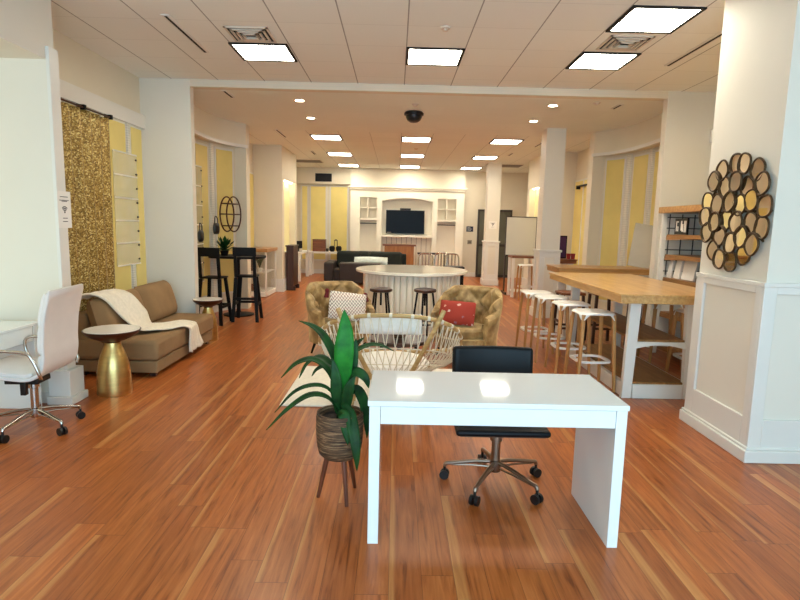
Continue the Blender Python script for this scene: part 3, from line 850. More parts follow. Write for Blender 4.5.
# ------------------------------------------------------------------ potted plant
t = thing('potted_plant', 'long-leaved green plant in a ribbed brown pot on wooden legs beside the white desk', 'plant', (-.305, 3.14, 0))
MB().lathe([(0, .262), (.10, .262), (.122, .285), (.134, .34), (.139, .42), (.138, .5), (.134, .53), (.124, .53), (.126, .49), (0, .485)], n=40).build('pot', 'pot', t, smooth=True)
MB().lathe([(0, .494), (.12, .49), (.12, .484)], n=30).build('soil', 'soil', t)
for a in (188, 250, 330, 60):
    pass
for lx, ly in ((-.125, -.01), (.055, -.115), (.085, .12)):
    MB().tube([(lx*.55, ly*.55, .27), (lx, ly, 0)], [.017, .011], 10).build('leg', 'potleg', t, smooth=True)
LW = .74
def leaf(pts, w, m, parent, fold=.25, name='leaf', up=None, peak=.45):
    P = smooth_path(pts, 5); N = len(P); b = MB(); rows = []
    for i, p in enumerate(P):
        d = (P[min(i+1, N-1)]-P[max(i-1, 0)]).normalized()
        s = d.cross(Vector(up) if up else Vector((0, -.35, 1)))
        if s.length < .05: s = Vector((1, 0, 0))
        s.normalize(); nn = s.cross(d); k = i/(N-1)
        ww = w*(.28+.72*math.sin(PI*min(1, k/(2*peak)))) if k < peak else w*math.cos((k-peak)/(1-peak)*PI/2)**.8
        ww = max(ww, .002)
        ww *= LW; rows.append([b.b.verts.new(p+s*ww*q+nn*(abs(q)*fold*ww)) for q in (-.5, -.25, 0, .25, .5)])
    for A, B in zip(rows, rows[1:]):
        for j in range(4): b.b.faces.new((A[j], A[j+1], B[j+1], B[j]))
    return b.build(name, m, parent, smooth=True, solid=.003)
st = MB().tube(smooth_path([(0, 0, .48), (.01, .0, .6), (.0, .0, .72)], 4), [.022]*8+[.014], 10)
st.build('stem', 'leaf', t, smooth=True)
F_ = (0, -1, .15)
leaf([(.01, -.01, .6), (.02, -.03, .75), (.025, -.045, .9), (.03, -.03, 1.02), (.02, -.0, 1.135)], .15, 'leafb', t, .18, up=F_, peak=.5)
leaf([(.0, 0, .62), (-.02, .02, .8), (-.09, .03, .95), (-.16, .04, 1.02), (-.25, .05, 1.055)], .085, 'leaf', t)
leaf([(0, 0, .6), (-.06, .0, .76), (-.15, -.0, .835), (-.25, -.01, .815), (-.34, -.02, .73)], .075, 'leaf', t)
leaf([(0, .01, .62), (-.05, .06, .77), (-.13, .1, .825), (-.21, .12, .78), (-.26, .12, .69)], .075, 'leaf', t)
leaf([(0, .02, .64), (-.04, .03, .75), (-.09, .03, .79), (-.14, .03, .77), (-.17, .03, .73)], .06, 'leaf', t)
leaf([(0, -.02, .58), (-.07, -.04, .68), (-.16, -.06, .7), (-.26, -.08, .66), (-.36, -.1, .55)], .05, 'leaf', t)
leaf([(0, -.03, .52), (-.06, -.07, .63), (-.16, -.1, .655), (-.28, -.12, .58), (-.4, -.14, .46)], .065, 'leaf', t)
leaf([(.01, .0, .66), (.05, .02, .84), (.13, .03, .91), (.22, .03, .925), (.31, .03, .89)], .06, 'leaf', t)
leaf([(.0, -.02, .6), (.06, -.08, .56), (.09, -.14, .47), (.11, -.17, .36), (.115, -.17, .24)], .09, 'leaf', t, up=(0, -.9, .5))
leaf([(.01, -.01, .6), (.05, -.03, .74), (.10, -.05, .78), (.15, -.06, .75), (.17, -.06, .69)], .085, 'leaf', t, up=(0, -.7, .7))
leaf([(.01, .0, .58), (.08, .02, .66), (.13, .02, .6), (.155, .02, .48), (.16, .02, .36)], .09, 'leaf', t, up=(.3, -.8, .5))
leaf([(0, .02, .6), (.04, .06, .78), (.08, .1, .9), (.13, .12, .95)], .07, 'leaf', t)
leaf([(.02, .01, .55), (.05, -.01, .72), (.075, -.02, .86), (.09, -.01, .97)], .10, 'leaf', t, .2, up=F_, peak=.45)
leaf([(-.01, -.02, .52), (-.015, -.05, .64), (-.02, -.06, .76), (-.04, -.05, .86)], .09, 'leaf', t, .2, up=F_, peak=.45)
leaf([(.02, -.02, .5), (.04, -.05, .6), (.06, -.07, .7), (.09, -.07, .76)], .09, 'leaf', t, .2, up=F_, peak=.45)
leaf([(-.01, -.03, .5), (.03, -.1, .55), (.05, -.13, .47), (.06, -.14, .38)], .09, 'leaf', t, up=(0, -.9, .5))

# ------------------------------------------------------------------ rug
b = MB().box(-1.0, .95, 4.76, 6.12, .002, .022)
tag(b.build('rug', 'rug', bev=.008), 'cream wool rug under the rattan chair', 'rug')

# ------------------------------------------------------------------ rattan hoop chair
t = thing('rattan_chair', 'round rattan hoop chair with white rope netting behind the foreground desk', 'chair', (-.025, 4.66, .0235))
NR = 72
def rim(tt):
    c, s = math.cos(tt), math.sin(tt)
    z = .575+.325*abs(s)**.8 if s > 0 else .575+.16*s
    return Vector((.60*math.copysign(abs(c)**.85, c), .02-.43*s, z))
def ring(tt):
    c, s = math.cos(tt), math.sin(tt)
    return Vector((.36*c, .06-.30*s, .36+.02*s))
MB().tube([rim(2*PI*k/NR) for k in range(NR)], .017, 10, True).build('rim', 'rattan', t, smooth=True)
MB().tube([ring(2*PI*k/48) for k in range(48)], .014, 8, True).build('seat_ring', 'rattan', t, smooth=True)
def mid(tt, f):
    p = rim(tt).lerp(ring(tt), f); c = math.sin(f*PI)
    return p+Vector((.05*math.cos(tt)*c, -.05*math.sin(tt)*c, -.05*c))
net = MB()
NZ = 60
for k in range(NZ):
    a0 = 2*PI*k/NZ; a1 = 2*PI*(k+.5)/NZ; a2 = 2*PI*(k+1)/NZ
    net.tube([rim(a0), mid(a1, .42), ], .0036, 5); net.tube([mid(a1, .42), rim(a2)], .0036, 5)
    net.tube([mid(a1, .42), mid(a1-PI/NZ, .72), ring(a1)], .0036, 5); net.tube([mid(a1, .42), mid(a1+PI/NZ, .72), ring(a1)], .0036, 5)
net.tube([mid(2*PI*k/60, .42) for k in range(60)], .005, 6, True)
net.tube([mid(2*PI*k/60, .72) for k in range(60)], .004, 6, True)
for k in range(28):
    a = 2*PI*k/28; p = rim(a); d = (rim(a+.03)-rim(a-.03)).normalized()*.012
    net.tube([p-d, p+d], .0205, 10)
net.build('rope_netting', 'rope', t, smooth=True)
for sx in (-1, 1):
    MB().tube([(sx*.415, -.385, .945), (sx*.36, -.395, .82), (sx*.15, -.27, .355)], .019, 10).build('back_pole', 'rattan', t, smooth=True)
for a in (35, 145, 215, 325):
    c, s = math.cos(R(a)), math.sin(R(a))
    MB().tube([(.34*c, .06-.28*s, .355), (.40*c, .04-.36*s, 0)], .016, 10).build('leg', 'rattan', t, smooth=True)
MB().lathe([(0, .352), (.33, .352), (.34, .36), (.33, .368), (0, .368)], 0, .06, 36).build('seat', 'rattan', t, smooth=True)
MB().lathe([(0, .37), (.28, .37), (.33, .385), (.345, .41), (.32, .44), (.2, .465), (0, .47)], 0, .06, 36).build('seat_cushion', 'fluff', t, smooth=True)
MB().pillow(.52, .17, .09, 16, 2.6).xf(Matrix.Translation((.0, -.315, .815)) @ Matrix.Rotation(R(-14), 4, 'X')).build('back_cushion', 'fluff', t, smooth=True)

# ------------------------------------------------------------------ tufted barrel armchairs
t = thing('armchair', 'gold velvet tufted barrel armchair with the patterned white pillow', 'armchair', (-.66, 6.75, 0), R(32), 'gold tufted armchairs'); t.scale = (.9, .9, 1)
b = MB()
def shellpt(a, v):
    th = R(-118+236*a)                        # 0 = back (+y)
    k = math.cos(R(118)*(2*a-1)) if False else None
    q = abs(2*a-1)
    top = .89-.27*max(0, min(1, (q-.40)/.45))**1.2
    top -= .03*max(0, (q-.85)/.15)
    prof = [(.425, .20), (.43, .36), (.45, .55*top+.1), (.475, top-.10), (.475, top-.03), (.45, top), (.405, top), (.37, top-.05), (.345, top-.16), (.335, .5*(top+.42)), (.33, .46), (.325, .42)]
    f = v*(len(prof)-1); i = min(int(f), len(prof)-2); fr = f-i
    r = lerp(prof[i][0], prof[i+1][0], fr); z = lerp(prof[i][1], prof[i+1][1], fr)
    if v > .40:                              # diamond tufting on the inside and the roll
        u1 = th*3.4+z*13; u2 = th*3.4-z*13
        r += ((.06+.02*math.sin(th*5+z*9))*(1-(abs(math.sin(u1+.2*math.sin(z*20)))*abs(math.sin(u2)))**.7)-.025)*min(1, (v-.40)*8)
    return (r*math.sin(th)*1.0, r*math.cos(th)*.96, z)
b.grid(shellpt, 120, 56)
# close the arm fronts
b.b.verts.ensure_lookup_table()
nv = 56
for base in (0, 119*nv):
    ring_ = [b.b.verts[base+j] for j in range(nv)]
    try: b.b.faces.new(ring_)
    except ValueError: pass
b.build('backrest', 'velvet', t, smooth=True)
MB().lathe([(0, .20), (.36, .20), (.385, .22), (.385, .33), (.36, .335), (0, .335)], 0, -.03, 40).build('seat_base', 'velvet', t, smooth=True)
MB().lathe([(0, .337), (.31, .337), (.325, .36), (.325, .42), (.3, .45), (.2, .465), (0, .468)], 0, -.03, 40).build('seat_cushion', 'velvet', t, smooth=True)
for sx in (-1, 1):
    for sy in (-1, 1):
        MB().tube([(sx*.24, sy*.24, .205), (sx*.30, sy*.29, 0)], [.024, .013], 12).build('leg', 'black', t, smooth=True)
dup(t, (.86, 6.55, 0), R(-33), 'gold velvet tufted barrel armchair with the red pillow')
# pillows
pw = thing('throw_pillow', 'white pillow with dark red woven bands and burgundy tassels', 'pillow', (-.56, 6.60, .64), R(16))
MB().pillow(.47, .36, .14, 16).xf(Matrix.Rotation(R(-22), 4, 'X') @ Matrix.Rotation(R(8), 4, 'Y')).build('cover', 'boho', pw, smooth=True)
for sx in (-1, 1):
    ts = MB().sphere((sx*.235, .08, .155-sx*.03), .026, n=8)
    ts.tube([(sx*.235, .08, .145-sx*.03), (sx*.245, .07, .07-sx*.03)], [.02, .03], 10)
    ts.build('tassel', 'burgundy', pw, smooth=True)
pr_ = MB().pillow(.44, .30, .13, 16).xf(Matrix.Rotation(R(-22), 4, 'X') @ Matrix.Rotation(R(2), 4, 'Y')).build('throw_pillow', 'redcloth', smooth=True)
pr_.location = (.74, 6.43, .615); pr_.rotation_euler = (0, 0, R(-14))
tag(pr_, 'red embroidered lumbar pillow on a gold armchair', 'pillow')
# coffee table and its small plant
t = thing('coffee_table', 'small round dark coffee table between the armchairs and the rattan chair', 'coffee table', (.06, 5.85, .0235))
MB().lathe([(0, .36), (.31, .36), (.33, .37), (.33, .39), (.32, .4), (0, .4)], n=36).build('tabletop', 'darkwood', t, smooth=True)
for a in (30, 150, 270):
    c, s = math.cos(R(a)), math.sin(R(a)); MB().tube([(c*.2, s*.2, .36), (c*.27, s*.27, 0)], [.022, .014], 10).build('leg', 'darkwood', t, smooth=True)
t = thing('potted_succulent', 'small grey-green bushy plant on the round coffee table', 'plant', (.06, 5.85, .424))
MB().lathe([(0, 0), (.06, 0), (.075, .06), (.078, .1), (.07, .1), (0, .095)], n=20).build('pot', 'pot', t, smooth=True)
fl = MB()
for k in range(60):
    a = random.uniform(0, 2*PI); e = random.uniform(.1, 1.5); L = random.uniform(.12, .19)
    d = Vector((math.cos(a)*math.cos(e), math.sin(a)*math.cos(e), math.sin(e))); s = d.cross(Vector((0, 0, 1))).normalized()*.02
    o = Vector((0, 0, .09)); 
    v = [fl.b.verts.new(p) for p in (o, o+d*L*.55+s, o+d*L, o+d*L*.55-s)]; fl.b.faces.new(v)
fl.build('foliage', 'leafs', t)

# ------------------------------------------------------------------ steel-and-wood bar stools
t = thing('bar_stool', 'white-topped wooden bar stool nearest the foreground desk', 'stool', (2.03, 5.58, 0), R(3), 'white bar stools at the tall oak table'); t.scale = (.93, .93, 1)
b = MB()
def seat(a, c):
    u, v = 2*a-1, 2*c-1
    e = 5.0
    k = (abs(u)**e+abs(v)**e)**(1/e)
    m_ = max(abs(u), abs(v))
    sc_ = m_/k if k > 1e-6 else 1
    drop = 0
    if m_ > .84:
        f = (m_-.84)/.16
        corner = min(1, max(0, (min(abs(u), abs(v))-.55)/.3))
        drop = f*f*(.02+.055*corner)
    return (u*sc_*.205, v*sc_*.195, .80-.012*(1-m_*m_)-drop+.004*0)
b.grid(seat, 33, 33)
b.build('seat', 'plastic', t, smooth=True, solid=.008)
for sx in (-1, 1):
    for sy in (-1, 1):
        MB().bar((sx*.205, sy*.20, 0), (sx*.165, sy*.155, .778), .028, .034, .038, .044).build('leg', 'beech', t, bev=.006)
rp = []
for k in range(40):
    a = 2*PI*k/40; c, s = math.cos(a), math.sin(a); e = 4
    q = (abs(c)**e+abs(s)**e)**(-1/e); rp.append((c*q*.18, s*q*.175, .30))
fr_ = MB()
inn = [(x*.86, y*.86) for x, y, z in rp]; outp = [(x*1.06, y*1.06) for x, y, z in rp]
n = len(rp)
A = [fr_.b.verts.new((x, y, .287)) for x, y in outp]; B = [fr_.b.verts.new((x, y, .307)) for x, y in outp]
A2 = [fr_.b.verts.new((x, y, .287)) for x, y in inn]; B2 = [fr_.b.verts.new((x, y, .307)) for x, y in inn]
for i in range(n):
    j = (i+1) % n
    for q in ((A[i], A[j], B[j], B[i]), (B[i], B[j], B2[j], B2[i]), (B2[i], B2[j], A2[j], A2[i]), (A2[i], A2[j], A[j], A[i])): fr_.b.faces.new(q)
fr_.build('footrest', 'plastic', t, smooth=True)
stool = t
SG = 'white bar stools at the tall oak table'
dup(stool, (1.995, 6.2, 0), R(2), 'white-topped wooden bar stool, second from the foreground along the oak table', SG)
dup(stool, (1.93, 6.75, 0), R(-2), 'white-topped wooden bar stool, third from the foreground along the oak table', SG)
dup(stool, (1.87, 7.22, 0), R(4), 'white-topped wooden bar stool farthest along the oak table', SG)
dup(stool, (3.2, 5.75, 0), R(2), 'white-topped bar stool between oak table and shelf unit, nearer the mirror pillar', SG)
dup(stool, (3.2, 6.5, 0), R(-3), 'white-topped bar stool between oak table and shelf unit, farther from mirror pillar', SG)
dup(stool, (2.98, 12.55, 0), R(0), 'white-topped wooden bar stool before the whiteboard table', SG)

# ------------------------------------------------------------------ tall oak tables
def tall_table(name, label, x0, x1, y0, y1, long_axis, z=1.05, shelf=True, m='oak', ovx=.2, ovy=.28):
    cx, cy = (x0+x1)/2, (y0+y1)/2
    t = thing(name, label, 'table', (cx, cy, 0))
    a, b_, c, d_ = x0-cx, x1-cx, y0-cy, y1-cy
    MB().box(a, b_, c, d_, z-.022, z).box(a+.012, b_-.012, c+.012, d_-.012, z-.085, z-.022).build('tabletop', m, t, bev=.004)
    fx, fy = b_-ovx, d_-ovy
    for sx in (-1, 1):
        for sy in (-1, 1):
            MB().bar((sx*(fx-.045), sy*(fy-.03), .0), (sx*(fx-.075), sy*(fy-.03), z-.086), .09, .06, .105, .06).build('leg', 'whitem', t, bev=.004)
    if shelf:
        base = MB()
        for sy in (-1, 1):
            e, f = sorted((sy*fy, sy*(fy-.05))); base.box(-fx+.1, fx-.1, e, f, .0, .14)
        for sx in (-1, 1):
            e, f = sorted((sx*(fx-.02), sx*(fx-.07))); base.box(e, f, -fy+.06, fy-.06, .0, .14)
        base.build('base_rail', 'whitem', t, bev=.004)
        box('shelf', 'oakshelf', -fx+.07, fx-.07, -fy+.02, fy-.02, .14, .16, t)
        box('shelf', 'oakshelf', -fx+.1, fx-.1, -fy+.02, fy-.02, .56, .58, t)
        for sy in (-1, 1):
            rl = MB(); N = 16; up = [(lerp(-fx+.09, fx-.09, k/N), .56) for k in range(N+1)]
            dn = [(lerp(-fx+.09, fx-.09, k/N), .49+.04*math.sin(PI*k/N)) for k in range(N+1)]
            e, f = sorted((sy*(fy-.005), sy*(fy-.045))); rl.ext(up+dn[::-1], 'y', e, f)
            rl.build('shelf_rail', 'whitem', t)
    return t
tall_table('bar_table', 'long oak-topped white bar table lined with white stools', 2.03, 3.12, 4.93, 7.30, 'y')
tall_table('bar_table', 'oak-topped bar table standing crosswise behind the long one', 2.38, 3.95, 8.05, 8.72, 'x', 1.06, False, 'oakx', .15, .08)
tall_table('bar_table', 'small brown bar table beyond the square column', 3.12, 3.62, 11.0, 11.6, 'x', 1.02, False, 'brownwood', .04, .04)
# dark stools behind the crosswise table
t = thing('wooden_stool', 'dark wooden stool tucked between the oak tables, nearest the column', 'stool', (2.5, 7.82, 0), 0, 'dark wooden stools between the tall tables')
box('seat', 'brownwood', -.17, .17, -.17, .17, .70, .74, t, bev=.01)
for sx in (-1, 1):
    for sy in (-1, 1): MB().bar((sx*.17, sy*.17, 0), (sx*.14, sy*.14, .70), .036, .036).build('leg', 'darkwood', t)
sm = MB()
for sx in (-1, 1): sm.box(sx*.157-.012, sx*.157+.012, -.15, .15, .3, .33); sm.box(-.15, .15, sx*.157-.012, sx*.157+.012, .22, .25)
sm.build('stretcher', 'darkwood', t)
dup(t, (2.98, 7.84, 0), 0, 'dark wooden stool tucked between the oak tables, in the middle of three')
dup(t, (3.46, 7.88, 0), 0, 'dark wooden stool tucked between the oak tables, nearest the leaning grey sheet')

# ------------------------------------------------------------------ shelf unit on the right
t = thing('shelf_unit', 'white open shelf unit with an oak top beside the mirror pillar', 'shelf', (3.68, 6.2, 0))
X0, X1, Y0, Y1 = -.21, .48, -1.0, 1.12
MB().box(X0-.03, X1, Y0-.03, Y1+.03, 1.85, 1.93).build('top_board', 'oakx', t, bev=.006)
for y in (Y0, -.0, Y1-.05):
    for x in (X0, X1-.06): box('post', 'whitem', x, x+.06, y, y+.05, 0, 1.85, t, bev=.003)
box('back_panel', 'tilewall', X1-.075, X1-.062, Y0+.05, Y1-.05, .1, 1.85, t)
box('end_panel', 'whitem', X0+.065, X1-.065, Y1-.028, Y1-.012, .1, 1.85, t)
gm = MB()
for k in range(4): gm.box(lerp(X0+.1, X1-.1, k/3)-.006, lerp(X0+.1, X1-.1, k/3)+.006, Y1-.036, Y1-.029, 1.05, 1.84)
for k in range(6): gm.box(X0+.065, X1-.065, Y1-.043, Y1-.036, 1.1+.14*k-.006, 1.1+.14*k+.006)
for k in range(9): gm.box(X1-.082, X1-.076, lerp(Y0+.1, Y1-.1, k/8)-.007, lerp(Y0+.1, Y1-.1, k/8)+.007, 1.05, 1.84)
for k in range(6): gm.box(X1-.088, X1-.082, Y0+.05, Y1-.05, 1.1+.14*k-.007, 1.1+.14*k+.007)
gm.build('wire_grid', 'alum', t)
for z in (1.0, 1.30, 1.56, .55, .12):
    N = 14; m = MB()
    m.box(X0+.065, X1-.085, Y0+.055, Y1-.055, z, z+.02)
    m.build('shelf', 'oakshelf', t)
    rl = MB(); up = [(lerp(Y0+.055, Y1-.055, k/N), z) for k in range(N+1)]; dn = [(lerp(Y0+.055, Y1-.055, k/N), z-.055+.03*math.sin(PI*k/N)) for k in range(N+1)]
    rl.ext(up+dn[::-1], 'x', X0+.06, X0+.08); rl.build('shelf_rail', 'oakshelf', t)
# picture on the shelf
t = thing('picture_frame', 'small black and white framed picture on the top shelf', 'picture', (3.56, 6.95, 1.582), R(-90))
box('frame', 'blackp', -.15, .15, -.012, .012, 0, .2, t)
m = MB()
for x, w_, h0, h1 in ((-.115, .02, .04, .16), (-.075, .02, .04, .1), (.0, .03, .05, .17), (.03, .03, .035, .13), (.08, .018, .03, .17), (.11, .018, .03, .17)): m.box(x, x+w_, -.0145, -.012, h0, h1)
m.box(-.115, -.055, -.0145, -.012, .15, .165); m.box(-.115, -.055, -.0145, -.012, .09, .1)
m.build('print', 'paper', t)
# leaning boards
for k, (y, h, w_, lab) in enumerate(((7.19, .26, .1, 'narrow white board standing on the third shelf by the post'), (7.05, .27, .14, 'white board standing second from the post on the third shelf'), (6.83, .24, .26, 'widest white board leaning on the third shelf'))):
    o = box('display_board', 'paper', -.012, .012, -w_/2, w_/2, 0, h); o.location = (3.57+.03*k, y, 1.0225); o.rotation_euler = (0, R(9), R(-6+5*k)); tag(o, lab, 'board', 'white boards on the shelf unit')
o = box('display_board', 'darkbrown', -.015, .015, -.17, .17, 0, .22); o.location = (3.68, 6.5, 1.0235); o.rotation_euler = (0, R(8), 0); tag(o, 'dark brown board on the third shelf beside the mirror', 'board')
# leaning grey sheet on second table
o = box('acrylic_sheet', 'greyboard', -.16, .16, -.008, .008, 0, .66); o.location = (3.70, 8.42, 1.068); o.rotation_euler = (R(-9), R(9), R(-8)); tag(o, 'glossy grey sheet standing tilted on the crosswise oak table', 'sheet')

# ------------------------------------------------------------------ pebble mirror on the pillar
MY, MZ, MR = 4.205, 1.775, .43
t = thing('wall_mirror', 'round bronze mirror made of pebble-shaped panes on the white pillar', 'mirror', (px0, MY, MZ), R(-90))   # local -y faces -x
cells = []
rings_ = ((.092, 4, .6, .0), (.228, 10, .3, .0), (.366, 16, .1, .0))
for rr, n_, ph, _ in rings_:
    for k in range(n_):
        a = 2*PI*k/n_+ph+random.uniform(-.05, .05); r2 = rr*random.uniform(.97, 1.03)
        cells.append((r2*math.cos(a), r2*math.sin(a), a))
frm = MB()
shapes = []
for i, (x, z, a) in enumerate(cells):
    lh, lw = random.uniform(.071, .076), random.uniform(.070, .075)
    nn = 14; tl = random.uniform(-.12, .12); e = 2.5
    pts = []
    for k in range(nn*2):
        q = 2*PI*k/(nn*2); c, s = math.cos(q), math.sin(q); f = (abs(c)**e+abs(s)**e)**(-1/e)
        p, w_ = c*f*lw, s*f*lh
        ca, sa = math.cos(a+tl), math.sin(a+tl)
        pts.append((x+p*ca-w_*sa, z+p*sa+w_*ca))
    shapes.append(pts)
    frm.tube([(p[0], -.03-.006*math.sin(i*2.3), p[1]) for p in pts], .008, 8, True)
frm.lathe([(.30, -.014), (.32, -.014), (.32, 0), (.30, 0)], n=40)
frm.xf(Matrix.Identity(4))
# turn the backing ring into the wall plane
fo = MB()
fo.tube([(.33*math.cos(2*PI*k/40), -.012, .33*math.sin(2*PI*k/40)) for k in range(40)], .010, 8, True)
fo.tube([(.2*math.cos(2*PI*k/30), -.012, .2*math.sin(2*PI*k/30)) for k in range(30)], .010, 8, True)
for k in range(6):
    a = PI*k/6; fo.tube([(.42*math.cos(a), -.012, .42*math.sin(a)), (-.42*math.cos(a), -.012, -.42*math.sin(a))], .008, 8)
fo.build('backing_ring', 'bronze', t, smooth=True)
frm.b.free()
frm = MB()
for i, pts in enumerate(shapes):
    frm.tube([(p[0], -.03-.006*math.sin(i*2.3), p[1]) for p in pts], .008, 8, True)
frm.build('frame', 'bronze', t, smooth=True)
for i, pts in enumerate(shapes):
    y = -.03-.006*math.sin(i*2.3); tx, tz = random.uniform(-.05, .05), random.uniform(-.05, .05)
    b = MB(); cx_ = sum(p[0] for p in pts)/len(pts); cz_ = sum(p[1] for p in pts)/len(pts)
    fv = [b.b.verts.new((p[0], y+tx*(p[0]-cx_)+tz*(p[1]-cz_), p[1])) for p in pts]
    bv = [b.b.verts.new((p[0], y+.006+tx*(p[0]-cx_)+tz*(p[1]-cz_), p[1])) for p in pts]
    b.b.faces.new(fv); b.b.faces.new(bv[::-1])
    for k in range(len(pts)): b.b.faces.new((fv[k], bv[k], bv[(k+1) % len(pts)], fv[(k+1) % len(pts)]))
    b.build('mirror_pane', 'mirror', t)

# ------------------------------------------------------------------ round island counter and its stools
t = thing('island_counter', 'round cream counter with a ribbed front in the middle of the far room', 'counter', (.27, 8.95, 0))
MB().lathe([(0, .875), (.88, .875), (.9, .885), (.9, .915), (.89, .925), (0, .925)], n=64).build('countertop', 'stoneglass', t, smooth=True)
b = MB()
ang0, ang1 = R(205), R(335)
rb = []
N = 720
for k in range(N):
    a = 2*PI*k/N; deg = math.degrees(a)
    r_ = .78
    if 207 < deg < 333: r_ = .78+.012*abs(math.sin(a*26)) - (.035 if abs(math.sin(a*26)) < .22 else 0)
    rb.append((r_*math.cos(a), r_*math.sin(a)))
b.prism(rb, .1, .875); b.build('base', 'cream', t, smooth=False)
MB().lathe([(.76, 0), (.76, .1), (0, .1)], n=64).build('plinth', 'cream', t, smooth=True)
for a in (207, 333):
    c, s = math.cos(R(a)), math.sin(R(a))
    MB().tube([(c*.80, s*.80, .1), (c*.80, s*.80, .874)], .03, 8).build('corner_post', 'cream', t, smooth=True)
t = thing('round_stool', 'round wooden stool with black legs at the cream counter, nearer the patterned pillow', 'stool', (-.19, 7.72, 0), .2, 'round stools at the cream counter')
MB().lathe([(0, .695), (.13, .69), (.155, .70), (.16, .715), (.155, .735), (.13, .742), (0, .735)], n=32).build('seat', 'darkwood', t, smooth=True)
for a in (45, 135, 225, 315):
    c, s = math.cos(R(a)), math.sin(R(a)); MB().tube([(c*.11, s*.11, .695), (c*.2, s*.2, 0)], .014, 8).build('leg', 'black', t, smooth=True)
MB().tube([(math.cos(2*PI*k/24)*.168, math.sin(2*PI*k/24)*.168, .25) for k in range(24)], .009, 6, True).build('footrest', 'black', t, smooth=True)
MB().tube([(0, 0, .695), (0, 0, .5)], .014, 8).build('screw', 'black', t)
dup(t, (.43, 7.76, 0), .5, 'round wooden stool with black legs at the cream counter, nearer the red pillow')

# ------------------------------------------------------------------ black bar table + chairs on the left
t = thing('bar_table', 'black high bar table in the left bay with two black bar chairs', 'table', (-2.72, 9.62, 0))
pts = []
for k in range(48):
    a = 2*PI*k/48; c, s = math.cos(a), math.sin(a); e = 3; q = (abs(c)**e+abs(s)**e)**(-1/e); pts.append((c*q*.46, s*q*.42))
MB().prism(pts, 1.0, 1.035).build('tabletop', 'black', t, bev=.006)
MB().lathe([(.26, 0), (.26, .02), (.05, .05), (.035, .08), (.035, .96), (.12, 1.0)], n=24).build('pedestal', 'black', t, smooth=True)
t = thing('bar_chair', 'black metal bar chair at the high black table, nearer the small plant', 'chair', (-2.87, 8.8, 0), R(-5), 'black bar chairs')
box('seat', 'black', -.17, .17, -.16, .17, .72, .745, t, bev=.012)
MB().box(-.185, .185, -.215, -.195, 1.07, 1.21).build('backrest', 'black', t, bev=.008)
for sx in (-1, 1):
    MB().bar((sx*.195, .20, 0), (sx*.13, .13, .72), .05, .03).build('leg', 'black', t)
    MB().bar((sx*.195, -.23, 0), (sx*.15, -.15, .72), .05, .03, .055, .03).build('leg', 'black', t)
    MB().bar((sx*.15, -.15, .73), (sx*.15, -.195, 1.1), .05, .022).build('back_post', 'black', t)
fs = MB()
for sx in (-1, 1): fs.box(sx*.185-.01, sx*.185+.01, -.2, .19, .26, .30)
fs.box(-.18, .18, .165, .19, .26, .30); fs.box(-.18, .18, -.205, -.18, .36, .40); fs.build('footrest', 'black', t)
dup(t, (-2.43, 9.12, 0), R(4), 'black metal bar chair at the high black table, nearer the glass case', 'black bar chairs')
t = thing('potted_plant', 'small leafy green plant on the black bar table', 'plant', (-2.93, 9.56, 1.035)); t.scale = (1.12, 1.12, 1.1)
MB().lathe([(0, 0), (.05, 0), (.065, .07), (.06, .075), (0, .07)], n=18).build('pot', 'black', t, smooth=True)
fl = MB()
for k in range(70):
    a = random.uniform(0, 2*PI); e = random.uniform(-.1, 1.4); L = random.uniform(.1, .24)
    d = Vector((math.cos(a)*math.cos(e), math.sin(a)*math.cos(e), math.sin(e))); s = d.cross(Vector((0, 0, 1))).normalized()*.032
    o = Vector((0, 0, .08)); v = [fl.b.verts.new(p) for p in (o+d*L*.4, o+d*L*.75+s, o+d*L, o+d*L*.75-s)]; fl.b.faces.new(v)
    fl.tube([o, o+d*L*.45], .003, 4)
fl.build('foliage', 'leaf', t)
# wire wall rack and bags in the bay
t = thing('wire_rack', 'dark oval wire wall rack in the curved bay', 'wire rack', (-2.98, 9.86, 1.74), R(70))
m = MB()
for y in (-.16, -.02):
    m.tube([(.20*math.cos(2*PI*k/40)*(1 if y < -.1 else .97), y, .30*math.sin(2*PI*k/40)) for k in range(40)], .013, 6, True)
for z, x in ((.18, .165), (0, .2), (-.2, .15)):
    m.tube([(-x, -.16, z), (x, -.16, z)], .010, 6); m.tube([(-x, -.16, z), (-x, -.02, z)], .010, 6); m.tube([(x, -.16, z), (x, -.02, z)], .010, 6); m.tube([(-x, -.02, z), (x, -.02, z)], .010, 6)
m.build('wire_frame', 'brassd', t, smooth=True)
def bag(loc, lab, rz):
    t = thing('hanging_bag', lab, 'bag', loc, rz, 'small black bags in the bay')
    MB().pillow(.16, .2, .08, 10).build('pouch', 'blackp', t, smooth=True)
    MB().tube(smooth_path([(-.05, 0, .07), (-.04, 0, .17), (0, .01, .21), (.04, 0, .17), (.05, 0, .07)], 5), .008, 6).build('strap', 'blackp', t, smooth=True)
bag((-3.16, 9.08, 1.37), 'small black bag hanging lower in the bay by the pier', R(85)); bag((-3.08, 9.62, 1.49), 'small black bag hanging beside the oval wire rack', R(75))

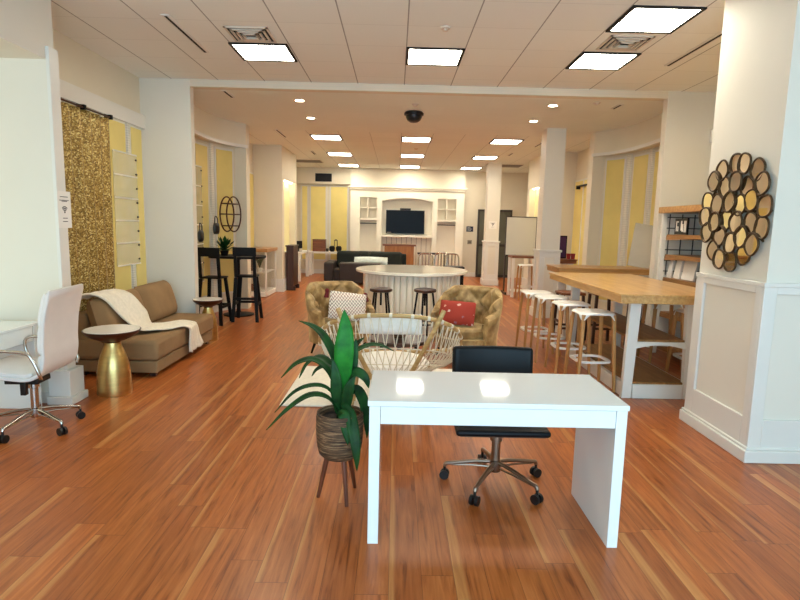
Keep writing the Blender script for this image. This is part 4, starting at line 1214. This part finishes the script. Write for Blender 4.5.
# glass display case
t = thing('display_case', 'white glass-sided display case with an oak top behind the bar chairs', 'cabinet', (-3.12, 12.4, 0))
w_, d_ = .36, .5
MB().box(-w_-.03, w_+.03, -d_-.03, d_+.03, .98, 1.05).build('top_board', 'oakx', t, bev=.005)
for sx in (-1, 1):
    for sy in (-1, 1): box('post', 'whitem', sx*w_-.03 if sx < 0 else w_-.03, -w_+.03 if sx < 0 else w_+.0, sy*d_-.0 if sy < 0 else d_-.06, -d_+.06 if sy < 0 else d_, .12, .98, t)
box('base', 'whitem', -w_, w_, -d_, d_, .02, .12, t); box('shelf', 'whitem', -w_+.03, w_-.03, -d_+.06, d_-.06, .52, .545, t)
box('pane', 'glass', w_-.012, w_-.006, -d_+.06, d_-.06, .12, .98, t); box('pane', 'glass', -w_+.03, w_-.03, -d_+.01, -d_+.016, .12, .98, t)
def jug(loc, lab, m_, prof, name, cat):
    o = MB().lathe(prof, n=18).build(name, m_, smooth=True); o.location = loc; tag(o, lab, cat)
jug((-3.1, 12.1, .1215), 'dark bowl low inside the glass display case', 'brownwood', [(0, 0), (.06, 0), (.14, .1), (.15, .14), (.13, .13), (.05, .02), (0, .02)], 'bowl', 'bowl')
jug((-3.2, 12.3, .5465), 'brown jar on the shelf of the glass display case', 'brassd', [(0, 0), (.09, 0), (.12, .1), (.08, .2), (.06, .26), (0, .26)], 'jar', 'jar')
t = thing('potted_plant', 'dark leafy plant inside the glass display case', 'plant', (-2.95, 12.1, .546))
MB().lathe([(0, 0), (.05, 0), (.06, .08), (0, .08)], n=14).build('pot', 'whitem', t, smooth=True)
for k in range(9):
    a = 2*PI*k/9+.3; c, s = math.cos(a), math.sin(a)
    leaf([(0, 0, .08), (c*.04, s*.04, .2), (c*.1, s*.1, .29), (c*.16, s*.16, .27)], .05, 'leaf', t)
# tall dark cabinet beside niche block
t = thing('slim_cabinet', 'tall slim dark cabinet standing against the cream niche block', 'cabinet', (-2.52, 13.62, 0))
box('body', 'darkwood', -.085, .085, -.32, .32, .1, 1.05, t, bev=.006); box('top_board', 'darkwood', -.1, .1, -.34, .34, 1.05, 1.08, t)
for sy in (-.27, .27): box('foot', 'darkwood', -.085, .12, sy-.04, sy+.04, 0, .1, t)

# ------------------------------------------------------------------ desks by the far yellow windows
def plain_table(name, label, x0, x1, y0, y1, z, m='whitem', top='whitem'):
    t = thing(name, label, 'table', ((x0+x1)/2, (y0+y1)/2, 0)); a, b_ = (x1-x0)/2, (y1-y0)/2
    box('tabletop', top, -a, a, -b_, b_, z-.05, z, t, bev=.004)
    for sx in (-1, 1):
        for sy in (-1, 1): MB().bar((sx*(a-.06), sy*(b_-.06), 0), (sx*(a-.06), sy*(b_-.06), z-.05), .09, .09).build('leg', m, t)
    return t
plain_table('side_desk', 'white desk along the wall before the far yellow windows', -3.38, -2.62, 15.4, 17.0, .80)
plain_table('console_table', 'white console table under the far yellow windows', -2.72, -1.72, 17.35, 17.9, .74)
t = thing('desk_monitor', 'small black monitor on the white wall desk', 'monitor', (-2.82, 16.2, .80), R(70))
box('screen', 'screen', -.2, .2, -.015, .015, .08, .3, t, bev=.004); box('stand', 'blackp', -.03, .03, -.01, .03, .01, .1, t); box('base', 'blackp', -.1, .1, -.07, .09, 0, .012, t)
t = thing('wooden_box', 'brown wooden box on the console under the far windows', 'box', (-2.4, 17.6, .74))
box('body', 'brownwood', -.2, .2, -.12, .12, 0, .34, t, bev=.006); box('lid', 'brownwood', -.205, .205, -.125, .125, .345, .38, t, bev=.006)
for x, lab in ((-2.0, 'dark round bowl on the far console, nearer the wooden box'), (-1.79, 'dark round bowl on the far console, nearer the television unit')):
    jug((x, 17.6, .741), lab, 'black', [(0, 0), (.05, 0), (.09, .06), (.095, .13), (.07, .17), (.055, .18), (0, .18)], 'bowl', 'bowl')
t = thing('small_lantern', 'thin wire lantern on the far console behind the bowls', 'lantern', (-1.9, 17.76, .741))
m = MB()
for k in range(4): a = PI/4+k*PI/2; m.tube([(.08*math.cos(a), .08*math.sin(a), 0), (.06*math.cos(a), .06*math.sin(a), .34)], .006, 5)
m.lathe([(0, .34), (.075, .34), (.02, .38), (0, .39)], n=12); m.build('cage', 'alum', t)
jug((-2.145, 17.55, .741), 'small dark cup beside the wooden box on the far console', 'alum', [(0, 0), (.04, 0), (.045, .1), (.035, .1), (0, .02)], 'cup', 'cup')
# vent grille on the bulkhead
t = thing('wall_grille', 'black vent grille on the bulkhead above the far yellow windows', 'vent', (-2.32, 17.92, 2.93))
MB().box(-.26, .26, -.02, 0, 0, .25).build('frame', 'blackp', t, bev=.004)
m = MB()
for k in range(6): m.box(-.24, .24, -.026, -.02, .03+.036*k, .045+.036*k)
m.build('slat', 'dark', t)

# ------------------------------------------------------------------ television wall unit
t = thing('wall_unit', 'white built-in wall unit with an arched niche around the television', 'wall unit', (.345, 17.7, 0))
UW = 1.79
m = MB()
m.box(-UW, UW, .3, .36, 0, 2.74)                                   # back
for a, b_ in ((-UW, -UW+.3), (-.96, -.8), (.8, .96), (UW-.25, UW)): m.box(a, b_, 0, .3, 0, 2.47)
m.box(-UW, -.8, 0, .3, 2.47, 2.70); m.box(.8, UW, 0, .3, 2.47, 2.70)
N = 20
arch = [(lerp(-.8, .8, k/N), 2.36+.10*math.sin(PI*k/N)**.8) for k in range(N+1)]
m.ext([(-.8, 2.70)]+arch+[(.8, 2.70)], 'y', 0, .3)
m.build('carcass', 'cream', t)
MB().box(-UW-.03, UW+.03, -.05, .36, 2.70, 2.76).box(-UW-.06, UW+.06, -.09, .36, 2.76, 2.80).build('cornice', 'cream', t, bev=.006)
MB().box(-UW, UW, .02, .36, 2.80, ZB).build('bulkhead', 'wallb', t)
MB().box(-.799, .799, -.06, .3, 1.24, 1.3).build('mantel', 'cream', t, bev=.006)
for a, b_ in ((-UW+.25, -.96), (.96, UW-.25)):
    box('cubby_shelf', 'cream', a, b_, 0, .3, 1.76, 1.82, t); box('cubby_shelf', 'cream', a, b_, .02, .3, 2.13, 2.16, t)
    box('cubby_divider', 'cream', (a+b_)/2-.02, (a+b_)/2+.02, .02, .299, 1.82, 2.47, t)
    box('hanging_rail', 'alum', a, b_, .1, .13, 1.64, 1.67, t)
m = MB()
for k in range(1, 10): m.box(-.8+.16*k-.006, -.8+.16*k+.006, .29, .3, 0, 1.24)
m.build('panel_groove', 'grey', t)
tv = thing('television', 'black flat television mounted in the arched niche', 'television', (.29, 17.86, 1.35))
box('bezel', 'blackp', -.61, .61, -.04, .03, 0, .74, tv, bev=.006)
box('screen', 'screen', -.595, .595, -.044, -.04, .02, .725, tv)
box('logo', 'grey', -.57, -.45, -.046, -.044, .022, .045, tv)
cb = thing('video_bar', 'black video camera bar on top of the television', 'camera', (.29, 17.86, 2.0915))
box('body', 'blackp', -.17, .17, -.06, .04, 0, .06, cb, bev=.01); MB().lathe([(0, 0), (.02, 0), (.02, .012), (0, .012)], n=14).xf(Matrix.Translation((0, -.06, .03)) @ Matrix.Rotation(R(90), 4, 'X')).build('lens', 'screen', cb)
# orange cabinet and long table before it
t = thing('wooden_podium', 'orange-brown wooden podium cabinet below the television', 'podium', (.11, 16.75, 0))
box('body', 'orangewood', -.44, .44, -.18, .18, 0, 1.0, t, bev=.005); box('top_board', 'brownwood', -.5, .5, -.2, .2, 1.0, 1.05, t, bev=.008)
for a, b_, lab in ((-1.12, -.45, 'narrow white table with a dark edge on the dark sofa side of the podium'), (.68, 1.32, 'narrow white table with a dark edge behind the metal chairs')):
    tt = plain_table('narrow_table', lab, a, b_, 16.95, 17.3, .8, 'whitem', 'alum')
# dark sectional sofa
t = thing('sectional_sofa', 'dark green-black sectional sofa in front of the television wall', 'sofa', (-.88, 15.5, 0))
box('base', 'darkbrown', -1.0, 1.2, -.45, .45, .06, .40, t, bev=.03); box('arm', 'darkbrown', -1.05, -.78, -.5, .45, .06, .58, t, bev=.04, seg=3)
box('chaise', 'darkbrown', -.6, .5, -.9, -.46, .06, .60, t, bev=.03)
for x in (-.32, .62): box('back_cushion', 'darkfab', x-.46, x+.46, .2, .45, .40, .86, t, bev=.08, seg=4)
box('back_frame', 'darkfab', -.8, 1.2, .45, .58, .06, .80, t, bev=.03)
for x in (-.9, 1.1):
    for y in (-.38, .36): box('foot', 'black', x-.03, x+.03, y-.03, y+.03, 0, .06, t)
o = MB().pillow(.98, .24, .16, 12).build('throw_pillow', 'paleblue', smooth=True); o.location = (-.68, 15.5, .62); o.rotation_euler = (R(-35), 0, 0); tag(o, 'long pale blue pillow on the dark sectional sofa', 'pillow')
# metal slat chairs
t = thing('metal_chair', 'brushed metal slat-back chair by the podium, nearest the dark sofa', 'chair', (.78, 14.7, 0), R(170), 'metal slat-back chairs')
box('seat', 'chrome', -.2, .2, -.2, .2, .43, .45, t, bev=.006)
for sx in (-1, 1):
    for sy in (-1, 1): MB().tube([(sx*.17, sy*.17, .43), (sx*.2, sy*.2, 0)], .013, 8).build('leg', 'chrome', t, smooth=True)
m = MB().tube(smooth_path([(-.19, -.17, .44), (-.19, -.2, .7), (-.17, -.215, .83), (-.1, -.22, .88), (.1, -.22, .88), (.17, -.215, .83), (.19, -.2, .7), (.19, -.17, .44)], 5), .02, 8)
m.build('back_frame', 'chrome', t, smooth=True)
m = MB()
for x in (-.09, 0, .09): m.box(x-.017, x+.017, -.215, -.205, .45, .88)
m.build('back_slat', 'chrome', t)
dup(t, (1.17, 15.25, 0), R(150), 'brushed metal slat-back chair, middle one of three by the podium')
dup(t, (1.54, 14.7, 0), R(186), 'brushed metal slat-back chair nearest the far wall sign')
tt = plain_table('small_table', 'low black table just behind the cream counter', 1.1, 1.52, 12.1, 12.5, .74, 'black', 'black')
# far wall sign + switch
o = box('door_sign', 'navy', -.11, .11, -.012, 0, 0, .17); o.location = (2.39, 18.1, 1.46); tag(o, 'small navy blue wall sign beside the glass door', 'sign')
m = MB()
for k, (a, b_) in enumerate(((-.08, .02), (-.08, .06), (-.08, .04))): m.box(a, b_, -.0145, -.012, .12-.04*k, .132-.04*k)
m.build('lettering', 'paper', o)
o = box('switch_plate', 'grey', -.07, .07, -.01, 0, 0, .13); o.location = (2.4, 18.1, 1.06); tag(o, 'grey switch plate below the navy wall sign', 'switch')
m = MB().box(-.03, -.01, -.014, -.01, .04, .09).box(.01, .03, -.014, -.01, .04, .09); m.build('toggle', 'alum', o)

# ------------------------------------------------------------------ whiteboard corner
t = thing('whiteboard', 'white board on a dark stand behind the far stool table', 'whiteboard', (3.05, 13.6, 0))
box('board', 'wboard', -.36, .36, -.01, .01, .95, 1.87, t)
m = MB()
for q in ((-.38, .38, .93, .95), (-.38, .38, 1.87, 1.89), (-.38, -.36, .93, 1.89), (.36, .38, .93, 1.89)): m.box(q[0], q[1], -.018, .018, q[2], q[3])
for sx in (-.36, .36): m.box(sx-.018, sx+.018, -.015, .015, .06, .95)
m.build('frame', 'alum', t)
m = MB()
for sx in (-.36, .36): m.box(sx-.02, sx+.02, -.25, .25, .0, .06)
m.build('foot', 'alum', t); box('pen_tray', 'alum', -.36, -.1, -.06, -.012, .94, .965, t)
t = thing('stool_table', 'narrow white table with a brown top holding stools below the whiteboard', 'table', (3.0, 13.15, 0))
box('tabletop', 'brownwood', -.28, .28, -.25, .25, .92, .97, t, bev=.004)
for sx in (-1, 1):
    for sy in (-1, 1): box('leg', 'whitem', sx*.24-.03, sx*.24+.03, sy*.21-.03, sy*.21+.03, 0, .92, t)
box('shelf', 'whitem', -.24, .24, -.2, .2, .12, .15, t)
# rod on the right recess window, purple print and red cups on the small brown table
t = thing('curtain_rod', 'short black rod above the recess window beyond the column', 'curtain rod', (4.02, 12.2, 2.56))
MB().tube([(0, -.38, 0), (0, .38, 0)], .02, 8).build('rod', 'black', t, smooth=True)
for y in (-.36, .36): MB().box(-.02, .1, y-.02, y+.02, -.06, .02).build('bracket', 'black', t)
t = thing('framed_print', 'dark purple framed print on the small brown bar table', 'picture', (3.36, 11.38, 1.0215))
box('frame', 'black', -.14, .14, -.015, .015, 0, .46, t, bev=.004); box('print', 'purple', -.12, .12, -.02, -.015, .02, .44, t)
for x, y, lab in ((3.47, 11.12, 'red cup on the small brown table, nearer the column'), (3.565, 11.14, 'red cup on the small brown table, nearer the yellow window')):
    jug((x, y, 1.0215), lab, 'redplastic', [(0, 0), (.035, 0), (.045, .11), (.04, .11), (.03, .01), (0, .01)], 'cup', 'cup')

# ------------------------------------------------------------------ daylight and lamps
W = bpy.data.worlds.new('world'); sc.world = W; W.use_nodes = True
bg = W.node_tree.nodes['Background']; bg.inputs[0].default_value = (.72, .86, 1, 1); bg.inputs[1].default_value = 1.0
def area(name, loc, rot, sx, sy, e, col):
    l = bpy.data.lights.new(name, 'AREA'); l.shape = 'RECTANGLE'; l.size = sx; l.size_y = sy; l.energy = e; l.color = col
    o = bpy.data.objects.new(name, l); C.objects.link(o); o.location = loc; o.rotation_euler = rot; return o
area('shop_window_daylight', (.5, -2.15, 1.7), (R(90), 0, 0), 6.0, 2.3, 98, (.38, .75, 1))
area('alcove_fill_light', (-4.5, 2.6, 1.6), (R(90), 0, R(-90)), 3.0, 2.2, 13, (1, 1, .66))  # fill light added inside the alcove to tint its end wall yellow

vs = sc.view_settings
sc.display_settings.display_device = 'sRGB'
vs.view_transform = 'Standard'; vs.look = 'None'; vs.gamma = 1; vs.use_curve_mapping = False
vs.exposure = 1.27
sc.cycles.max_bounces = 8; sc.cycles.diffuse_bounces = 5; sc.cycles.glossy_bounces = 4; sc.cycles.transparent_max_bounces = 8
sc.cycles.sample_clamp_indirect = 6
sc.cycles.use_denoising = True
